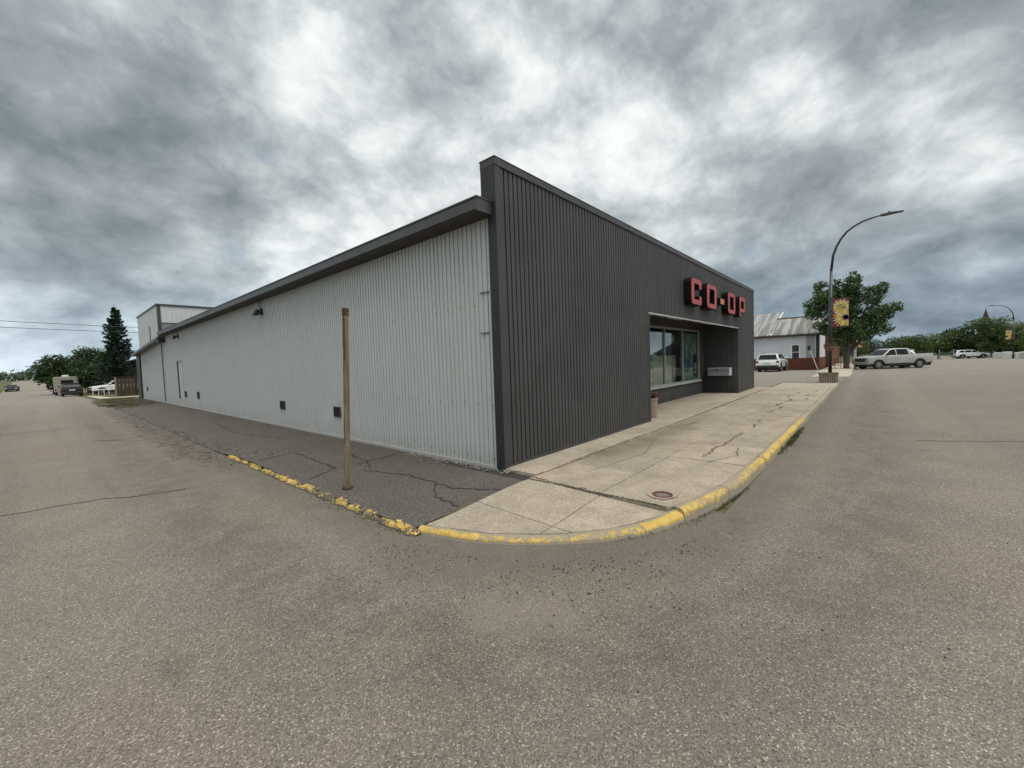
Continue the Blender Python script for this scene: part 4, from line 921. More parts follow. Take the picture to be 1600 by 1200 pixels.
def vehicle(kind, loc, rz, paint, lab, cat, name, rimm=M_RIM, scale=1.0):
    t_ = thing(name, lab, cat, loc, rz); t_.scale = (scale,) * 3
    K = dict(
      suv=dict(L=4.65, w=.93, R=.36, fx=1.42, rx=-1.32, low=[(2.28, .42), (2.33, .62), (2.28, .86), (2.1, .99), (1.1, 1.10), (-2.05, 1.14), (-2.25, 1.02), (-2.32, .7), (-2.26, .42)],
        cab=[(1.05, 1.10), (.28, 1.60), (-.1, 1.66), (-1.6, 1.64), (-1.98, 1.56), (-2.2, 1.12)], win=[[(.92, 1.14), (.28, 1.56), (-.05, 1.58), (-.05, 1.14)], [(-.13, 1.14), (-.13, 1.585), (-.98, 1.58), (-1.0, 1.15)], [(-1.08, 1.15), (-1.06, 1.57), (-1.55, 1.55), (-1.86, 1.3), (-1.75, 1.17)]]),
      sedan=dict(L=4.7, w=.9, R=.33, fx=1.42, rx=-1.35, low=[(2.3, .36), (2.36, .55), (2.3, .72), (1.0, .92), (-1.5, .97), (-2.2, .92), (-2.34, .7), (-2.3, .36)],
        cab=[(1.0, .9), (.25, 1.36), (-.3, 1.43), (-1.0, 1.38), (-1.75, .96)], win=[[(.85, .96), (.24, 1.31), (-.15, 1.35), (-.2, .97)], [(-.27, .97), (-.22, 1.35), (-.9, 1.31), (-1.35, .99)]]),
      pickup=dict(L=5.85, w=.99, R=.42, fx=1.98, rx=-1.70, low=[(2.88, .50), (2.93, .78), (2.88, 1.05), (2.70, 1.16), (1.55, 1.27), (-1.02, 1.25), (-1.04, 1.31), (-2.86, 1.33), (-2.90, .78), (-2.80, .56)],
        cab=[(1.58, 1.24), (.80, 1.82), (.45, 1.90), (-.74, 1.89), (-.94, 1.82), (-1.0, 1.24)], win=[[(1.40, 1.30), (.80, 1.77), (.40, 1.82), (.38, 1.28)], [(.29, 1.28), (.31, 1.82), (-.66, 1.81), (-.76, 1.29)]]))[kind]
    w = K['w']; low = K['low']; R_ = K['R']; AR = R_ + .085; zb = min(low[0][1], low[-1][1])
    P = low[:]
    # bottom edge runs from rear to front with the arches cut in
    bot = [(K['rx'] - AR, zb)] + archpts(K['rx'], AR, zb)[1:-1] + [(K['rx'] + AR, zb)] + [(K['fx'] - AR, zb)] + archpts(K['fx'], AR, zb)[1:-1] + [(K['fx'] + AR, zb)]
    poly = P + bot
    body = MB(); fn = lambda u, v, q: (u, q, v)
    body.prism(poly[::-1], -w, w, fn)
    bo = body.build('body', paint, t_, bevel=.06, seg=3)
    for pol in bo.data.polygons: pol.use_smooth = True
    MB().box(-K['L'] / 2 + .12, K['L'] / 2 - .12, -w + .14, w - .14, .22, zb + .25).build('underbody', M_PLAST, t_)
    zl = K['cab'][0][1]; zt = max(p[1] for p in K['cab'])
    yw = lambda z: (w - .055) - (z - zl) / (zt - zl) * .20
    c = MB(); n = len(K['cab']); v = [(x, -yw(z), z) for x, z in K['cab']] + [(x, yw(z), z) for x, z in K['cab']]
    c.add(v, [tuple(range(n - 1, -1, -1)), tuple(range(n, 2 * n))] + [(i, (i + 1) % n, n + (i + 1) % n, n + i) for i in range(n)])
    cb = c.build('cabin', paint, t_, bevel=.05, seg=3)
    for pol in cb.data.polygons: pol.use_smooth = True
    for wn in K['win']:
        for s in (-1, 1):
            m_ = MB(); a = [(x, s * (yw(z) + .008), z) for x, z in wn]; b_ = [(x, s * (yw(z) - .03), z) for x, z in wn]; n = len(a)
            m_.add(a + b_, [tuple(range(n)), tuple(range(2 * n - 1, n - 1, -1))] + [(i, n + i, n + (i + 1) % n, (i + 1) % n) for i in range(n)]); m_.build('side_window', M_CARGLASS, t_)
    def screen(p, q, name, mat_=M_CARGLASS, e=.1):
        (x0, z0), (x1, z1) = p, q; d = Vector((x1 - x0, z1 - z0)); nn = Vector((-d.y, d.x)).normalized(); nn = nn if nn.x * (1 if x0 > 0 else -1) > 0 else -nn
        a0 = Vector((x0, z0)) + d * .08; a1 = Vector((x0, z0)) + d * .93; pts = []
        for off in (.009, -.02):
            for (pp, sg) in ((a0, -1), (a0, 1), (a1, 1), (a1, -1)):
                pts.append((pp.x + nn.x * off, sg * (yw(pp.y) - e), pp.y + nn.y * off))
        m_ = MB(); m_.add(pts, [(0, 1, 2, 3), (7, 6, 5, 4), (0, 4, 5, 1), (1, 5, 6, 2), (2, 6, 7, 3), (3, 7, 4, 0)]); m_.build(name, mat_, t_)
    screen(K['cab'][0], K['cab'][1], 'windshield')
    screen(K['cab'][-1], K['cab'][-2], 'rear_window')
    for x in (K['fx'], K['rx']):
        for s in (-1, 1): wheel(t_, x, s * (w - .13), R_, rim=rimm)
        for s in (-1, 1):
            a = archpts(x, AR, zb); b_ = [(x + (u - x) * 1.11, .36 + (v - .36) * 1.11) for u, v in a]; m_ = MB()
            for i in range(len(a) - 1):
                m_.add([(a[i][0], s * (w + .012), a[i][1]), (a[i + 1][0], s * (w + .012), a[i + 1][1]), (b_[i + 1][0], s * (w + .006), b_[i + 1][1]), (b_[i][0], s * (w + .006), b_[i][1]), (a[i][0], s * (w - .12), a[i][1]), (a[i + 1][0], s * (w - .12), a[i + 1][1])], [(0, 1, 2, 3), (0, 4, 5, 1)])
            m_.build('wheel_arch', M_PLAST, t_)
    F = max(p[0] for p in low); B = min(p[0] for p in low)
    hz = low[2][1] if kind != 'sedan' else .66
    MB().box(B - .02, B + .14, -w + .05, w - .05, zb - .06, zb + .18).build('rear_bumper', M_PLAST if kind != 'pickup' else M_CHROME, t_, bevel=.03)
    MB().box(F - .14, F + .02, -w + .06, w - .06, zb - .06, zb + .17).build('front_bumper', M_PLAST if kind != 'pickup' else M_CSILV, t_, bevel=.03)
    g0 = {'suv': (.66, .86), 'sedan': (.5, .62), 'pickup': (.72, 1.06)}[kind]
    MB().box(F - .1, F + .02, -w * .6, w * .6, g0[0], g0[1]).build('grille', M_PLAST, t_, bevel=.015)
    if kind == 'pickup': MB().box(F + .0, F + .03, -w * .62, w * .62, .87, .92).build('grille_bar', M_CHROME, t_)
    for s in (-1, 1):
        MB().box(F - .28, F + .01, s * (w * .8) - .16, s * (w * .8) + .16, g0[1] - .14, g0[1] + .05).build('headlight', M_LAMPG, t_, bevel=.03)
        tz = {'suv': (.84, 1.02), 'sedan': (.72, .88), 'pickup': (.92, 1.25)}[kind]; ty = .22 if kind == 'suv' else .16
        MB().box(B - .015, B + .22, s * (w - .015) - (ty if s > 0 else 0), s * (w - .015) + (ty if s < 0 else 0), tz[0], tz[1]).build('taillight', M_TAIL, t_, bevel=.02)
        mx = K['cab'][0][0] - .42; mz = zl + .1
        MB().box(mx - .06, mx + .1, s * (w + .1) - .09, s * (w + .1) + .09, mz, mz + .15).build('mirror', M_PLAST if kind != 'suv' else paint, t_, bevel=.02)
        for hx in {'suv': (.1, -.9), 'sedan': (.0, -.95), 'pickup': (.55, -.45)}[kind]:
            MB().box(hx - .09, hx + .09, s * (w + .012) - .015, s * (w + .012) + .015, zl - .16, zl - .125).build('door_handle', M_PLAST if kind != 'pickup' else M_CHROME, t_)
        for sx in {'suv': (1.0, -.09, -1.03), 'sedan': (.9, -.22, -1.2), 'pickup': (1.42, .36, -.72, -1.03)}[kind]:
            MB().box(sx - .006, sx + .006, s * (w + .001) - .004, s * (w + .001) + .004, zb + .12, zl - .04).build('door_gap', M_BLK2, t_)
    MB().box(B - .03, B - .015, -.26, .26, zb + .32, zb + .45).build('number_plate', M_PLATE, t_)
    if kind == 'pickup':
        for s in (-1, 1): MB().box(-1.1, 1.45, s * (w - .02) - .08, s * (w - .02) + .08, .36, .42).build('running_board', M_PLAST, t_)
        MB().box(-2.80, -1.1, -w + .1, w - .1, 1.332, 1.342).build('bed_cover', M_PLAST, t_)
        MB().box(B - .45 + .2, B + .1, -.06, .06, .50, .56).build('tow_hitch', M_PLAST, t_)
    if kind == 'suv':
        MB().box(-2.12, -1.9, -.66, .66, 1.60, 1.66).build('spoiler', paint, t_, bevel=.015)
        for s in (-1, 1): MB().tube([(.1, s * .66, 1.69), (-1.5, s * .66, 1.68)], .018, 6).build('roof_rail', M_PLAST, t_)
        MB().box(-1.9, 1.95, -w - .012, w + .012, zb - .02, zb + .02).build('sill_cladding', M_PLAST, t_)
    return t_
def az_(a, b): return math.atan2(b[1] - a[1], b[0] - a[0])
vehicle('suv', (45.3, 6.95, 0), rad(-1), M_CWHITE, 'white SUV seen from behind, parked before the white and brick building', 'car', 'parked_suv')
# silver pickup, nose to the near pavement
fw, rw = Vector((46.5, .05)), Vector((48.8, -2.8)); hd = (fw - rw).normalized(); mid = fw - hd * 1.98
pr = math.atan2(hd.y, hd.x)
# the pickup's near (left) side faces the camera, so the measured wheel line is shifted half a width inwards
off = Vector((hd.y, -hd.x)) * -.0
cen = mid + Vector((-hd.y, hd.x)) * -.86 + Vector((2.9, -.55))
vehicle('pickup', (cen.x, cen.y, gz(cen.x, cen.y)), pr, M_CSILV, 'silver crew cab pickup truck parked at an angle beside the leafy tree', 'pickup truck', 'parked_pickup', scale=.965)
vehicle('suv', (cen.x + 3.0, cen.y + .35, gz(cen.x, cen.y)), pr, M_CWHITE, 'white SUV mostly hidden behind the silver pickup', 'car', 'parked_suv')
vehicle('suv', (112.5, -13.9, -.5), rad(-78), M_CWHITE, 'distant white SUV across the street before the dark round trees', 'car', 'parked_suv', scale=.97)
vehicle('suv', (2.0, 77.5, gz(2, 77) ), rad(90), M_CGREY, 'dark grey SUV parked on the side street in front of the camper trailer', 'car', 'parked_suv')
vehicle('pickup', (.9, 141, gz(1, 141)), rad(90), M_CGREY, 'dark vehicle far down the side street beyond the trailer', 'pickup truck', 'parked_pickup')
vehicle('sedan', (-5.15, 141, gz(-6, 141)), rad(-93), M_CGREY, 'small dark car far away at the left kerb of the side street', 'car', 'parked_car')
vehicle('suv', (5.75, 73.5, gz(5, 73) + .1), rad(188), M_CWHITE, 'white car behind the low trestle beside the wooden fence', 'car', 'parked_car')
vehicle('suv', (8.0, 69.0, gz(8, 69) + .1), rad(186), M_CWHITE, 'white SUV partly hidden behind the wooden fence', 'car', 'parked_suv')

# camper trailer
tr = thing('camper_trailer', 'beige box-shaped camper trailer parked on the side street behind the dark SUV', 'trailer', (1.75, 88, gz(1.7, 88)), rad(90))
M_TRL = plain('trailer_beige', (.25, .24, .20), .5, .06, 2)
MB().box(-2.9, 2.9, -1.2, 1.2, .45, 2.62).build('body', M_TRL, tr, bevel=.08)
MB().box(-2.91, -2.90, -.7, .5, 1.55, 2.15).build('rear_window', M_CARGLASS, tr)
MB().box(-2.86, 2.86, -1.215, 1.215, .95, 1.12).build('stripe', M_BROWNT, tr)
MB().box(-2.94, -2.86, -1.1, 1.1, .42, .52).build('bumper', M_PLAST, tr)
MB().box(-1.2, -.5, -.35, .35, 2.62, 2.86).build('roof_vent', M_WTRIM, tr, bevel=.05)
for s in (-1, 1):
    MB().box(-2.93, -2.905, s * 1.05 - .06, s * 1.05 + .06, .7, .9).build('taillight', M_TAIL, tr); wheel(tr, -.6, s * 1.0, .34); wheel(tr, .25, s * 1.0, .34)
MB().tube([(2.9, .5, .5), (4.0, 0, .5), (2.9, -.5, .5)], .04, 6).build('tow_frame', M_PLAST, tr)

# ------------------------------------------------------------------ left street furniture
fence = thing('wooden_fence', 'weathered brown vertical board fence beyond the end of the white wall', 'fence', (3.95, 49.6, gz(4, 49.6)))
for k in range(15):
    x = k * .235; h = 1.66 + random.uniform(-.03, .03)
    MB().box(x, x + .222, -.012, .012, .04, h).build('board', M_FENCE, fence)
for z in (.4, 1.3): MB().box(-.05, 3.5, .015, .055, z, z + .09).build('rail', M_FENCE, fence)
MB().box(-.1, 3.5, -.05, .05, 1.70, 1.75).build('cap_rail', M_FENCE, fence)
for x in (-.08, 1.7, 3.4): MB().box(x, x + .1, -.06, .04, 0, 1.74).build('post', M_WOOD, fence)
sh = thing('trestle', 'small white trestle barrier on the grass in front of the white cars', 'barrier', (4.0, 66.5, gz(4, 66)))
MB().box(-.75, .75, -.04, .04, .62, .72).build('rail', M_WTRIM, sh)
for x in (-.65, -.2, .25, .65): MB().tube([(x, -.1, 0), (x, 0, .66)], .022, 6).build('leg', M_WTRIM, sh)
for k, (za, zb_, zm, yy) in enumerate(((6.2, 6.05, 6.0, 50), (5.75, 5.62, 5.58, 50.4))):
    P = [(-26 + t_ * 3.4, yy, (7.4 if k == 0 else 6.9) + ((5.9 if k == 0 else 5.5) - (7.4 if k == 0 else 6.9)) * t_ / 14 - math.sin(t_ / 14 * math.pi) * .42) for t_ in range(15)]
    tag(MB().tube(P, .022, 6).build('power_line', M_BLACK), ('upper' if k == 0 else 'lower') + ' black overhead wire crossing the side street by the spruce', 'wire', 'overhead wires over the side street')
P = [(-30 + t_ * 4.2, 62, 11.9 - math.sin(t_ / 14 * math.pi) * .55) for t_ in range(15)]
tag(MB().tube(P, .007, 5).build('power_line', M_GALV), 'faint thin overhead wire high above the side street', 'wire', 'overhead wires over the side street')

# ------------------------------------------------------------------ building at the right (white siding over brick)
hs = thing('white_building', 'low white metal sided building with red brick base and worn metal roof', 'building', (49.5, 3.8, -.1))
HX = 49.5
def hp(mb, name, m_, **k): return at(hs, mb.build(name, m_, **k), (49.5, 3.8, -.1))
hp(MB().box(HX, 62, 3.8, 22, -.2, 3.42), 'wall', M_HWHITE)
mb = MB(); y = 3.95
while y < 12: mb.box(HX - .018, HX, y, y + .035, 1.14, 3.32); y += .23
hp(mb, 'siding_ribs', M_HWHITE)
hp(MB().box(HX - .06, 62, 3.74, 22, -.2, 1.12), 'brick_base', M_BRICK)
hp(MB().box(HX - .04, HX + .3, 3.70, 3.96, 1.12, 3.36), 'corner_post', M_BROWNT)
hp(MB().box(HX - .5, HX + .02, 3.3, 22, 3.28, 3.46), 'fascia', M_BROWNT)
hp(MB().box(HX - .03, HX, 4.05, 4.75, 1.14, 3.28), 'corner_panel', plain('grey_panel', (.33, .34, .33), .6, .1, 2))
def roofpoly(y0, y1, x1, z1, x0=HX - .5, z0=3.46, t_=.06):
    mb = MB(); mb.add([(x0, y0, z0), (x1, y0, z1), (x1, y1, z1), (x0, y1, z0), (x0, y0, z0 + t_), (x1, y0, z1 + t_), (x1, y1, z1 + t_), (x0, y1, z0 + t_)], [(0, 3, 2, 1), (4, 5, 6, 7), (0, 1, 5, 4), (1, 2, 6, 5), (2, 3, 7, 6), (3, 0, 4, 7)]); return mb
r1_ = hp(roofpoly(7.75, 21, 57.2, 6.35), 'roof', M_MROOF); r2_ = hp(roofpoly(3.3, 7.74, 53.5, 5.35), 'roof', M_MROOF)
def rr(y0, y1, x1, z1, par, n):
    m_ = MB()
    for k in range(n):
        y = y0 + (y1 - y0) * k / n
        m_.add([(HX - .5, y, 3.52), (HX - .5, y + .04, 3.52), (x1, y + .04, z1 + .062), (x1, y, z1 + .062), (HX - .5, y, 3.56), (HX - .5, y + .04, 3.56), (x1, y + .04, z1 + .10), (x1, y, z1 + .10)], [(4, 5, 6, 7), (0, 4, 7, 3), (1, 2, 6, 5), (0, 1, 5, 4)])
    m_.build('roof_ribs', M_MROOF, par)
rr(7.8, 21, 57.2, 6.35, r1_, 42); rr(3.35, 7.7, 53.5, 5.35, r2_, 15)
hp(MB().box(53.45, 53.7, 3.25, 7.74, 5.30, 5.50), 'ridge_cap', M_BROWNT); hp(MB().box(53.5, 62, 3.8, 7.74, 3.4, 5.3), 'upper_wall', M_HWHITE)
hp(MB().prism([(HX, 3.42), (53.5, 5.3), (58, 3.42)], 3.80, 3.95, lambda u, v, w: (u, w, v)), 'gable', M_HWHITE)
hp(roofpoly(7.64, 7.745, 57.2, 6.39, z0=3.50, t_=.05), 'verge_trim', M_WTRIM)
hw_ = hp(MB().box(HX - .03, HX + .01, 5.20, 6.02, .93, 2.55), 'window', M_WTRIM); MB().box(HX - .04, HX - .028, 5.33, 5.89, 1.06, 2.42).build('pane', M_WINGL, hw_)
MB().box(HX - .05, HX - .041, 5.33, 5.89, 1.70, 1.75).build('sash_bar', M_WTRIM, hw_)
# brick annex, entry
bx = thing('brick_building', 'dark red brick building glimpsed behind the near street lamp', 'building', (58, 2.5, -.1))
at(bx, MB().box(58, 75, 3.3, 3.79, -.3, 4.3).build('wall', M_BRICK), (58, 2.5, -.1)); at(bx, MB().box(57.7, 75, 2.9, 3.79, 4.3, 4.5).build('eave', M_BROWNT), (58, 2.5, -.1))
rl = thing('entry_railing', 'dark metal railing by the entrance steps behind the lamp planter', 'railing', (48.5, 2.9, 0))
for y in (0, .45, .9): MB().box(0, .04, -y, -y + .04, 0, .95).build('post', M_BLACK, rl)
for z in (.35, .65, .92): MB().box(0, .04, -.9, .04, z, z + .04).build('rail', M_BLACK, rl)
ln = thing('leaning_pole', 'thin white pole with black brush end leaning beside the brick wall', 'pole', (48.6, 3.75, 0))
MB().tube([(0, 0, .0), (0, .62, 1.95)], .035, 8).build('shaft', M_WTRIM, ln); MB().box(-.06, .06, .56, .8, 1.85, 2.3).build('brush', M_BLACK, ln, bevel=.03)
wp = thing('white_marker_post', 'plain white post standing between the tree trunk and the pickup nose', 'post', (50.5, 1.05, -.1))
MB().box(-.09, .09, -.09, .09, 0, 1.95).build('shaft', M_WTRIM, wp); MB().box(-.12, .12, -.12, .12, 1.95, 2.03).build('cap', M_WTRIM, wp)

# ------------------------------------------------------------------ trees
rnd = random.Random(11)
def leafcloud(blobs, n, s, shell=.55):
    mb = MB(); V = mb.v; F = mb.f
    tot = sum(b[3] * b[4] * b[5] if len(b) > 5 else b[3] ** 2 for b in blobs)
    for b in blobs:
        cx, cy, cz, rx, ry, rz_ = b; k = int(n * (rx * ry * rz_) / tot)
        for _ in range(k):
            d = Vector((rnd.gauss(0, 1), rnd.gauss(0, 1), rnd.gauss(0, 1))).normalized(); q = shell + (1.08 - shell) * rnd.random() ** .6
            q *= 1 + .22 * mnoise.noise(Vector((d.x * 2.2 + cx, d.y * 2.2 + cy, d.z * 2.2 + cz)))
            c = Vector((cx + d.x * rx * q, cy + d.y * ry * q, cz + d.z * rz_ * q))
            if mnoise.noise(c * (1.9 / max(rx, .6))) < -.15: continue
            u = Vector((rnd.gauss(0, 1), rnd.gauss(0, 1), rnd.gauss(0, .7))).normalized(); w = u.cross(Vector((rnd.gauss(0, 1), rnd.gauss(0, 1), rnd.gauss(0, 1)))).normalized()
            sz = s * rnd.uniform(.6, 1.3); o = len(V)
            V += [tuple(c - u * sz), tuple(c + w * sz * .55), tuple(c + u * sz), tuple(c - w * sz * .55)]; F.append((o, o + 1, o + 2, o + 3)); mb.mi.append(0)
    return mb
def limbs(mb, base, tips, r0, fork):
    bx_, by_, bz_ = base
    for tp in tips:
        st = Vector((bx_, by_, fork + rnd.uniform(-.3, .6))); e = Vector(tp); m1 = st.lerp(e, .5) + Vector((rnd.uniform(-.2, .2), rnd.uniform(-.2, .2), .25))
        mb.tube([st, st.lerp(m1, .5), m1, m1.lerp(e, .5), e], [r0 * .6, r0 * .5, r0 * .38, r0 * .25, r0 * .08], 6)
        for _ in range(3):
            a = m1.lerp(e, rnd.random() * .7); q = a + Vector((rnd.uniform(-.8, .8), rnd.uniform(-.8, .8), rnd.uniform(.1, .8))); mb.tube([a, a.lerp(q, .5), q], [r0 * .2, r0 * .12, r0 * .04], 5)
def tree(loc, blobs, n, s, lm, lab, cat='tree', name='deciduous_tree', fork=1.6, r0=.22, group=None, shell=.5, stems=1):
    t_ = thing(name, lab, cat, loc, 0, group)
    leafcloud(blobs, n, s, shell).build('crown', lm, t_)
    mb = MB(); top = max(b[2] + b[5] * .4 for b in blobs)
    for k in range(stems):
        ox = (k - (stems - 1) / 2) * r0 * 1.6; mb.tube([(ox * .4, ox * .5, -.1), (ox * .5, ox * .4, .4), (ox * .8, ox, fork), (ox * 1.2 + .1, ox * 1.5, (fork + top) / 2), (ox * 1.5, ox * 2, top)], [r0 * 1.25, r0, r0 * .82, r0 * .5, r0 * .1], 9)
    limbs(mb, (0, 0, 0), [(b[0], b[1], b[2]) for b in blobs], r0, fork); mb.build('trunk', M_BARK, t_, smooth=True); return t_
# near leafy tree: y offset axis is across the picture (-y is right)
B1 = [(0, .3, 5.2, 1.3, 1.35, 1.6), (0, 1.5, 6.6, 1.0, 1.05, 1.15), (.3, 2.2, 5.4, .9, 1.0, .9), (0, -.4, 7.1, .85, .75, 1.3), (.2, .7, 7.3, .6, .5, .7), (0, -1.7, 6.2, .9, .95, .9), (-.2, -2.3, 6.75, .5, .55, .5), (.1, -1.9, 4.6, 1.1, 1.15, .9), (0, -2.9, 5.0, .7, .75, .55), (0, -2.1, 3.5, .9, .95, .7), (0, .9, 3.9, 1.1, 1.15, 1.0), (0, -.6, 3.6, 1.2, 1.2, 1.1), (-.2, 1.9, 4.0, .6, .6, .45), (.6, .0, 6.2, 1.0, 1.0, 1.2), (0, .3, 2.8, .9, 1.0, .7), (0, -1.2, 2.9, .7, .7, .5), (0, 2.7, 6.0, .45, .5, .45), (0, 1.9, 7.5, .5, .5, .45)]
B1 = [(a, b * 1.06, c * 1.075 - .1, d, e, f) for a, b, c, d, e, f in B1]
tree((48.4, 1.62, -.08), [(a, b, c, d * .93, e * .93, f * .93) for a, b, c, d, e, f in B1], 30000, .105, L_POP, 'leafy green tree with split trunk behind the near street lamp', fork=1.5, r0=.17, stems=2, shell=.35)
def rblobs(R_, H_, n, z0):
    out_ = [(0, 0, z0 + (H_ - z0) * .5, R_ * .75, R_ * .75, (H_ - z0) * .42)]
    for k in range(n):
        a = rnd.uniform(0, 6.28); q = rnd.uniform(.35, .75) * R_; z = z0 + (H_ - z0) * rnd.uniform(.2, .85); rr_ = R_ * rnd.uniform(.28, .45)
        out_.append((q * math.cos(a), q * math.sin(a), z, rr_, rr_, rr_ * .8))
    return out_
G1 = 'trees far along the main street'
for (x, y, H_, R_, lm, n, lab) in (
    (112, -4.7, 4.5, 2.3, L_DEC, 2600, 'small green tree just past the pickup bed'), (113, -7.2, 4.6, 2.4, L_DEC, 2800, 'low green tree left of the green notice board'), (116, -10.2, 4.7, 2.3, L_YEL, 2800, 'yellow green tree behind the green notice board'),
    (117, -12.8, 5.9, 2.7, L_DEC, 4500, 'round dark tree behind the left end of the distant white SUV'), (116, -15.4, 7.3, 3.1, L_DEC, 6500, 'tallest round tree below the red steeple'), (114, -17.6, 7.0, 3.0, L_DEC, 6000, 'broad dark tree left of the distant street lamp'), (112, -19.3, 5.6, 2.5, L_YEL, 3500, 'bushy tree behind the distant street lamp'),
    (117.5, -14.3, 3.6, 1.9, L_DEC, 2500, 'low bushy tree just behind the distant white SUV'), (112.5, -19.0, 2.9, 1.4, L_YEL, 1500, 'small pale shrub below the distant flower banner'),
    (133, -.6, 5.0, 2.8, L_FAR, 2200, 'far dim tree above the hood of the pickup'), (128, 2.2, 5.2, 2.5, L_DEC, 2200, 'dark tree seen below the crown of the leafy tree'), (96, 4.6, 3.8, 2.2, L_YEL, 1800, 'tree seen under the branches right of the lamp planter'), (140, -4.2, 4.9, 2.6, L_FAR, 1800, 'far spiky tree behind the pickup cab'), (150, -9, 5.6, 3.2, L_FAR, 1800, 'far tree between the low green trees')):
    tree((x, y, gz(x, y)), rblobs(R_ * 1.12, H_ * 1.10, 11, .5), int(n * 1.6), .15, lm, lab, group=G1, fork=.9, r0=.2, shell=.4)
G2 = 'trees along the side street'
for (x, y, H_, R_, lm, n, lab) in (
    (.7, 97, 6.4, 2.0, L_DEC, 3500, 'leftmost broadleaf tree behind the camper trailer'), (4.4, 95, 7.6, 2.5, L_DEC, 5500, 'tallest broadleaf tree left of the spruce'), (6.6, 94, 7.2, 2.5, L_DEC, 4500, 'broadleaf tree right behind the spruce'), (9.6, 84, 5.2, 2.1, L_YEL, 3000, 'broadleaf tree between the spruce and the white wall'), (5.2, 86, 4.8, 2.3, L_DEC, 3500, 'low dark tree above the white cars'), (9.4, 83, 4.8, 2.4, L_DEC, 3500, 'low dark tree above the wooden fence')):
    tree((x, y, gz(x, y) - .1), rblobs(R_ * 1.3, H_ * 1.04, 14, .4), int(n * 2.0), .17, L_DK, lab, group=G2, fork=1.2, r0=.24, shell=.4)
for (x, y, H_, R_, lab) in ((-11.0, 112, 3.3, 2.4, 'nearest bush at the left edge beside the far pavement'), (-14, 135, 4.4, 3.2, 'dark tree at the left edge beyond the bushes'), (-13.5, 160, 3.4, 2.5, 'bush past the small dark car'), (-17, 215, 4.2, 3.6, 'distant tree left of the side street'), (-8, 330, 5.2, 6, 'far tree at the left of the end of the side street'), (6, 420, 7, 8, 'far round tree left of centre where the side street ends'), (30, 430, 6.5, 8, 'far tree where the side street ends at the right'), (-22, 400, 6.2, 8, 'far tree at the leftmost end of the skyline')):
    tree((x, y, gz(x, y) - .1), rblobs(R_, H_, 8, .3), 2000, .17 + R_ * .035, L_DEC if y < 200 else L_FAR, lab, group=G2, fork=.6, r0=.2, shell=.4)
# far tree line, one mass
mb = MB()
for k in range(9000):
    a = rnd.uniform(0, 1)
    if a < .6: x, y = rnd.uniform(-90, 90), 300 + rnd.uniform(0, 50)
    else: x, y = 330 + rnd.uniform(0, 60), rnd.uniform(-200, 40)
    H_ = ((3.4 if a < .6 else 5.5) + 2.2 * mnoise.noise(Vector((x * .035, y * .035, 0))) + 1.6 * mnoise.noise(Vector((x * .15, y * .15, 3))))
    c = Vector((x, y, gz(x, y) + rnd.uniform(0, 1) ** .7 * max(1.5, H_))); s = rnd.uniform(.35, .8) if a < .6 else rnd.uniform(.6, 1.3)
    u = Vector((rnd.gauss(0, 1), rnd.gauss(0, 1), rnd.gauss(0, 1))).normalized() * s; w = u.orthogonal().normalized() * s * .7; mb.quad(c - u, c + w, c + u, c - w)
tag(mb.build('distant_trees', L_FAR), 'low distant line of trees along the horizon', 'trees', None, 'stuff')
# spruce
sp = thing('spruce_tree', 'tall dark spruce rising behind the wooden fence at the end of the wall', 'tree', (6.65, 78, gz(5, 78) - .1))
mb = MB(); br = MB(); H_ = 12.3
z = 1.0
while z < H_ - .25:
    f = 1 - z / H_; Rr = 2.95 * (f ** .82) + .12; nb = int(8 + 7 * f)
    for k in range(nb):
        a = rnd.uniform(0, 6.28); L_ = Rr * rnd.choice((rnd.uniform(.5, .9), rnd.uniform(.8, 1.22))); dr = .28 * L_; P = []
        for q in range(5):
            t_ = q / 4; P.append(Vector((math.cos(a) * L_ * t_, math.sin(a) * L_ * t_, z - dr * math.sin(t_ * 2.2) * .8 + .12 * t_ * t_ * L_)))
        if k % 3 == 0: br.tube(P, [.03, .025, .018, .012, .005], 4)
        for _ in range(int(20 + 55 * L_)):
            t_ = rnd.random() ** .6; p = P[0].lerp(P[-1], t_); p.z = P[min(4, int(t_ * 4 + .5))].z; sw = (.32 * (1 - t_) + .10) * min(1, L_)
            p += Vector((-math.sin(a), math.cos(a), 0)) * rnd.uniform(-sw, sw) + Vector((0, 0, rnd.uniform(-.14, .05)))
            d = Vector((math.cos(a + rnd.uniform(-.8, .8)), math.sin(a + rnd.uniform(-.8, .8)), rnd.uniform(-.5, .1))).normalized() * rnd.uniform(.10, .20); w = d.orthogonal().normalized() * .042
            w.rotate(Matrix.Rotation(rnd.uniform(0, 3), 3, d)); mb.quad(p - d, p + w, p + d, p - w)
    z += .22 + .20 * f
mb.build('crown', L_SPR, sp); br.tube([(0, 0, -.1), (0, 0, 4), (0, 0, H_)], [.22, .14, .02], 8); br.build('trunk', M_BARK, sp)

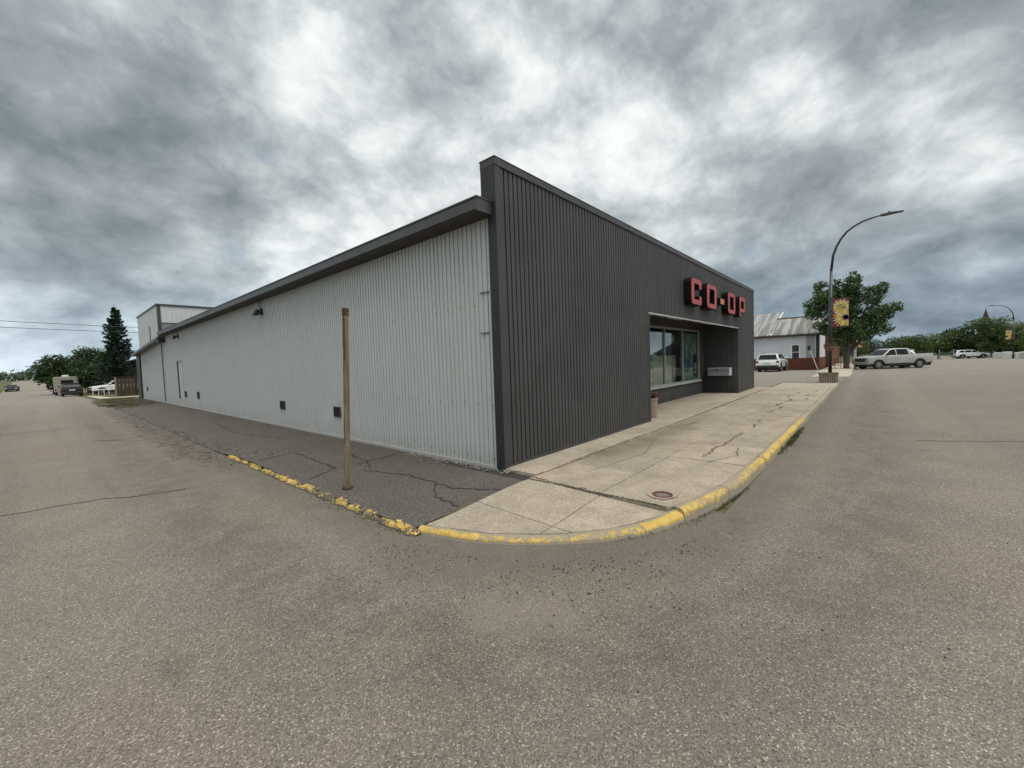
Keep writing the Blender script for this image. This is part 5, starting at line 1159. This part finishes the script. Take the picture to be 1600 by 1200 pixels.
# ------------------------------------------------------------------ far right: steeple, church, notice board, blocks
st = thing('church', 'church with grey roof and dark red pointed steeple rising above the dark trees', 'church', (158, -22, -1.2))
MB().box(-1.2, 1.2, -1.2, 1.2, 0, 8.6).build('tower', plain('church_wall', (.25, .2, .17), .8, .1, 2), st)
MB().prism([(-1.05, -1.05), (1.05, -1.05), (1.05, 1.05), (-1.05, 1.05)], 0, 1, lambda u, v, w: (u * .75 * (1 - w * .96), v * .75 * (1 - w * .96), 8.6 + w * 3.7)).build('spire', plain('spire_red', (.045, .014, .014), .7, .2, 2), st)
MB().tube([(0, 0, 12.2), (0, 0, 12.9)], .04, 6).build('finial', M_BLACK, st)
mb = MB(); mb.prism([(-7, 4.2), (0, 8.6), (7, 4.2)], 2.0, -18, lambda u, v, w: (u, w - 4, v)); mb.build('roof', plain('church_roof_grey', (.12, .125, .135), .85, .1, 1), st)
MB().box(-6.3, 6.3, -22, -2.2, 0, 4.2).build('wall', plain('church_side', (.3, .26, .22), .8, .1, 2), st)
hb = thing('house', 'grey roofed house behind the distant street lamp at the right edge', 'house', (132, -31.5, -1.0))
MB().prism([(-8, 3.6), (-8, 4.0), (0, 7.8), (8, 4.0), (8, 3.6)], -9, 9, lambda u, v, w: (w, u, v)).build('roof', plain('house_roof_grey', (.105, .11, .125), .85, .1, 1), hb); MB().box(-8.5, 8.5, -7.4, 7.4, 0, 3.6).build('wall', plain('house_wall', (.26, .22, .19), .8, .1, 2), hb)
MB().box(-8.56, -8.5, -2, 1, 1, 2.6).build('window', M_WINGL, hb)
nb_ = thing('notice_board', 'wide green board between two posts across the street', 'notice board', (107.5, -9.3, -.45))
for (x, y) in ((0, -.2), (-.15, -1.95)): MB().box(x - .07, x + .07, y - .07, y + .07, 0, 1.75).build('post', M_GALV, nb_)
MB().box(-.12, -.06, -1.9, -.25, .75, 1.2).build('board', plain('green_board', (.03, .085, .055), .7, .2, 3), nb_)
bi = thing('blue_bin', 'dark blue bin left of the white blocks near the distant street lamp', 'bin', (106.8, -16.0, -.5))
MB().prism([(-.26, 0), (.26, 0), (.32, .95), (-.32, .95)], -.3, .3, lambda u, v, w: (w, u, v)).build('bin_body', plain('navy_plastic', (.012, .018, .06), .6, .2, 4), bi); MB().box(-.34, .34, -.36, .36, .95, 1.02).build('lid', plain('navy_lid', (.015, .022, .07), .5, .2, 4), bi, bevel=.02)
wb = None
M_BLOCK = plain('whitewashed_block', (.5, .5, .48), .85, .12, 2)
for k, (x, y, h, lab) in enumerate(((103.5, -15.9, .95, 'leftmost whitewashed block beside the blue bin'), (101.2, -16.4, 1.05, 'second whitewashed block left of the distant street lamp'), (97.8, -16.9, .9, 'whitewashed block right of the distant street lamp'), (96.0, -17.2, 1.0, 'rightmost whitewashed block before the brick pillar'))):
    o = thing('stone_block', lab, 'block', (x, y, gz(x, y)), rad(20 * k), 'whitewashed blocks by the far kerb')
    MB().prism([(-.62, 0), (.6, 0), (.58, h * .9), (.3, h), (-.5, h * .95), (-.62, h * .6)], -.35, .35, lambda u, v, w: (w, u, v)).build('block_body', M_BLOCK, o, bevel=.05)
    MB().box(-.3, .3, -.5, .45, h * .96, h * 1.02).build('cap', M_BLOCK, o, bevel=.02)
bp = thing('brick_pillar', 'brown brick pillar at the right edge across the street', 'pillar', (94, -17.6, -.4))
MB().box(-.4, .4, -.8, .55, 0, 2.6).build('shaft', M_BRICK, bp); MB().box(-.46, .46, -.86, .61, 2.6, 2.74).build('cap', plain('stone_cap', (.3, .28, .25), .8, .1, 5), bp)
kb = sheet('far_kerb', 60, 160, -17.3, -17.0, .1, M_CONC2)

# ------------------------------------------------------------------ weeds and gravel
def tufts(name, pts, n, h, lab, spread=.05, lm=L_GRS):
    mb = MB()
    for _ in range(n):
        a = rnd.choice(pts); c = Vector((a[0] + rnd.gauss(0, spread), a[1] + rnd.gauss(0, spread * .6), a[2])); hh = h * rnd.uniform(.35, 1.1); d = Vector((rnd.gauss(0, .35), rnd.gauss(0, .35), 1)) * hh; w = Vector((rnd.gauss(0, 1), rnd.gauss(0, 1), 0)).normalized() * .0035
        mb.add([c - w, c + w, c + d], [(0, 1, 2)])
    return tag(mb.build(name, lm), lab, 'weeds', None, 'stuff')
def lin(a, b, n, z=0.0): return [(a[0] + (b[0] - a[0]) * k / n, a[1] + (b[1] - a[1]) * k / n, z) for k in range(n + 1)]
tufts('kerb_weeds', lin((7.8, 1.10), (10.8, 1.10), 50) + lin((8.6, 1.09), (10.2, 1.09), 60), 1500, .07, 'green weeds at the foot of the yellow kerb')
tufts('gutter_weeds', lin((3.3, 1.70), (4.15, 1.32), 14) + lin((4.2, 1.30), (5.6, 1.11), 40) + lin((2.16, 4.6), (2.16, 5.4), 12) + lin((2.2, 3.5), (2.17, 4.3), 12), 480, .03, 'sparse weeds along the corner gutter', .04)
tufts('wall_grass', [(2.4 + 1.8 * rnd.random(), 29 + 13 * rnd.random(), .03) for _ in range(300)], 7000, .14, 'rough grass at the far foot of the white wall', .12)
tufts('joint_weeds', lin((4.09, 1.5), (4.11, 3.3), 30, .12) + lin((5.0, 3.38), (9, 3.39), 10, .125), 300, .02, 'tiny weeds in the joints of the concrete sidewalk', .012)
mb = MB(); kpts = densify(OUT, 6)
for _ in range(1500):
    q = rnd.random()
    if q < .6:
        a = rnd.choice(kpts[:66]); b = (a[0] - abs(rnd.gauss(0, .45)) * (1 if a[0] < 3.5 else .2) - .04, a[1] - abs(rnd.gauss(0, .4)) * (1 if a[0] > 2.6 else .1) - .04, 0)
    elif q < .8: b = (2.15 - abs(rnd.gauss(0, .3)), rnd.uniform(3.3, 12), 0)
    else: b = (rnd.uniform(-2, 7), rnd.uniform(-2, 4), 0)
    if b[0] > 2.2 and b[1] > 1.13 and (b[0] > 4.4 or b[1] > 3.3): continue
    if b[0] > 2.2 and b[1] > 1.13 and math.hypot(b[0] - 4.5, b[1] - 3.43) < 2.36: continue
    s = rnd.uniform(.003, .009); c = Vector(b); an = rnd.uniform(0, 6)
    V = [c + Vector((math.cos(an + k * 1.57) * s * rnd.uniform(.7, 1.3), math.sin(an + k * 1.57) * s, 0)) for k in range(4)]; mb.add(V + [c + Vector((0, 0, s * 1.1))], [(0, 1, 4), (1, 2, 4), (2, 3, 4), (3, 0, 4)], rnd.randint(0, 1))
tag(mb.build('loose_gravel', [plain('dark_pebble', (.03, .027, .024), .9, .3, 60), plain('grey_pebble', (.2, .18, .15), .9, .3, 60)]), 'scattered small stones along the gutter and road', 'gravel', None, 'stuff')
mb = MB()
for _ in range(260):
    c = Vector((4.27 - abs(rnd.gauss(0, .09)) - .01, rnd.uniform(4.0, 6.2), .098)) if rnd.random() < .7 else Vector((4.25 + rnd.gauss(0, .08), 3.84 + rnd.gauss(0, .05), .131))
    s = rnd.uniform(.005, .014); an = rnd.uniform(0, 6); V = [c + Vector((math.cos(an + k * 1.57) * s, math.sin(an + k * 1.57) * s, -.004)) for k in range(4)]; mb.add(V + [c + Vector((0, 0, s))], [(0, 1, 4), (1, 2, 4), (2, 3, 4), (3, 0, 4)])
tag(mb.build('corner_gravel', plain('pale_pebble', (.3, .28, .25), .9, .3, 60)), 'pale gravel gathered at the foot of the building corner', 'gravel', None, 'stuff')

mb = MB()
for _ in range(1400):
    y = 8.5 + 24 * rnd.random() ** 1.3; c = Vector((2.15 + rnd.gauss(0, .28) + mnoise.noise(Vector((y * .4, 0, 0))) * .4, y, .0)); s_ = rnd.uniform(.008, .035); an = rnd.uniform(0, 6); c.z = (apz(c.x, c.y) if c.x > 2.3 else 0.0)
    V = [c + Vector((math.cos(an + k * 1.57) * s_ * rnd.uniform(.6, 1.3), math.sin(an + k * 1.57) * s_ * rnd.uniform(.6, 1.3), -.003)) for k in range(4)]; mb.add(V + [c + Vector((0, 0, s_ * .5))], [(0, 1, 4), (1, 2, 4), (2, 3, 4), (3, 0, 4)], rnd.randint(0, 2))
tag(mb.build('asphalt_rubble', [M_APRON, M_CRACK, M_LOT]), 'crumbled asphalt bits along the edge of the side street', 'rubble', None, 'stuff')
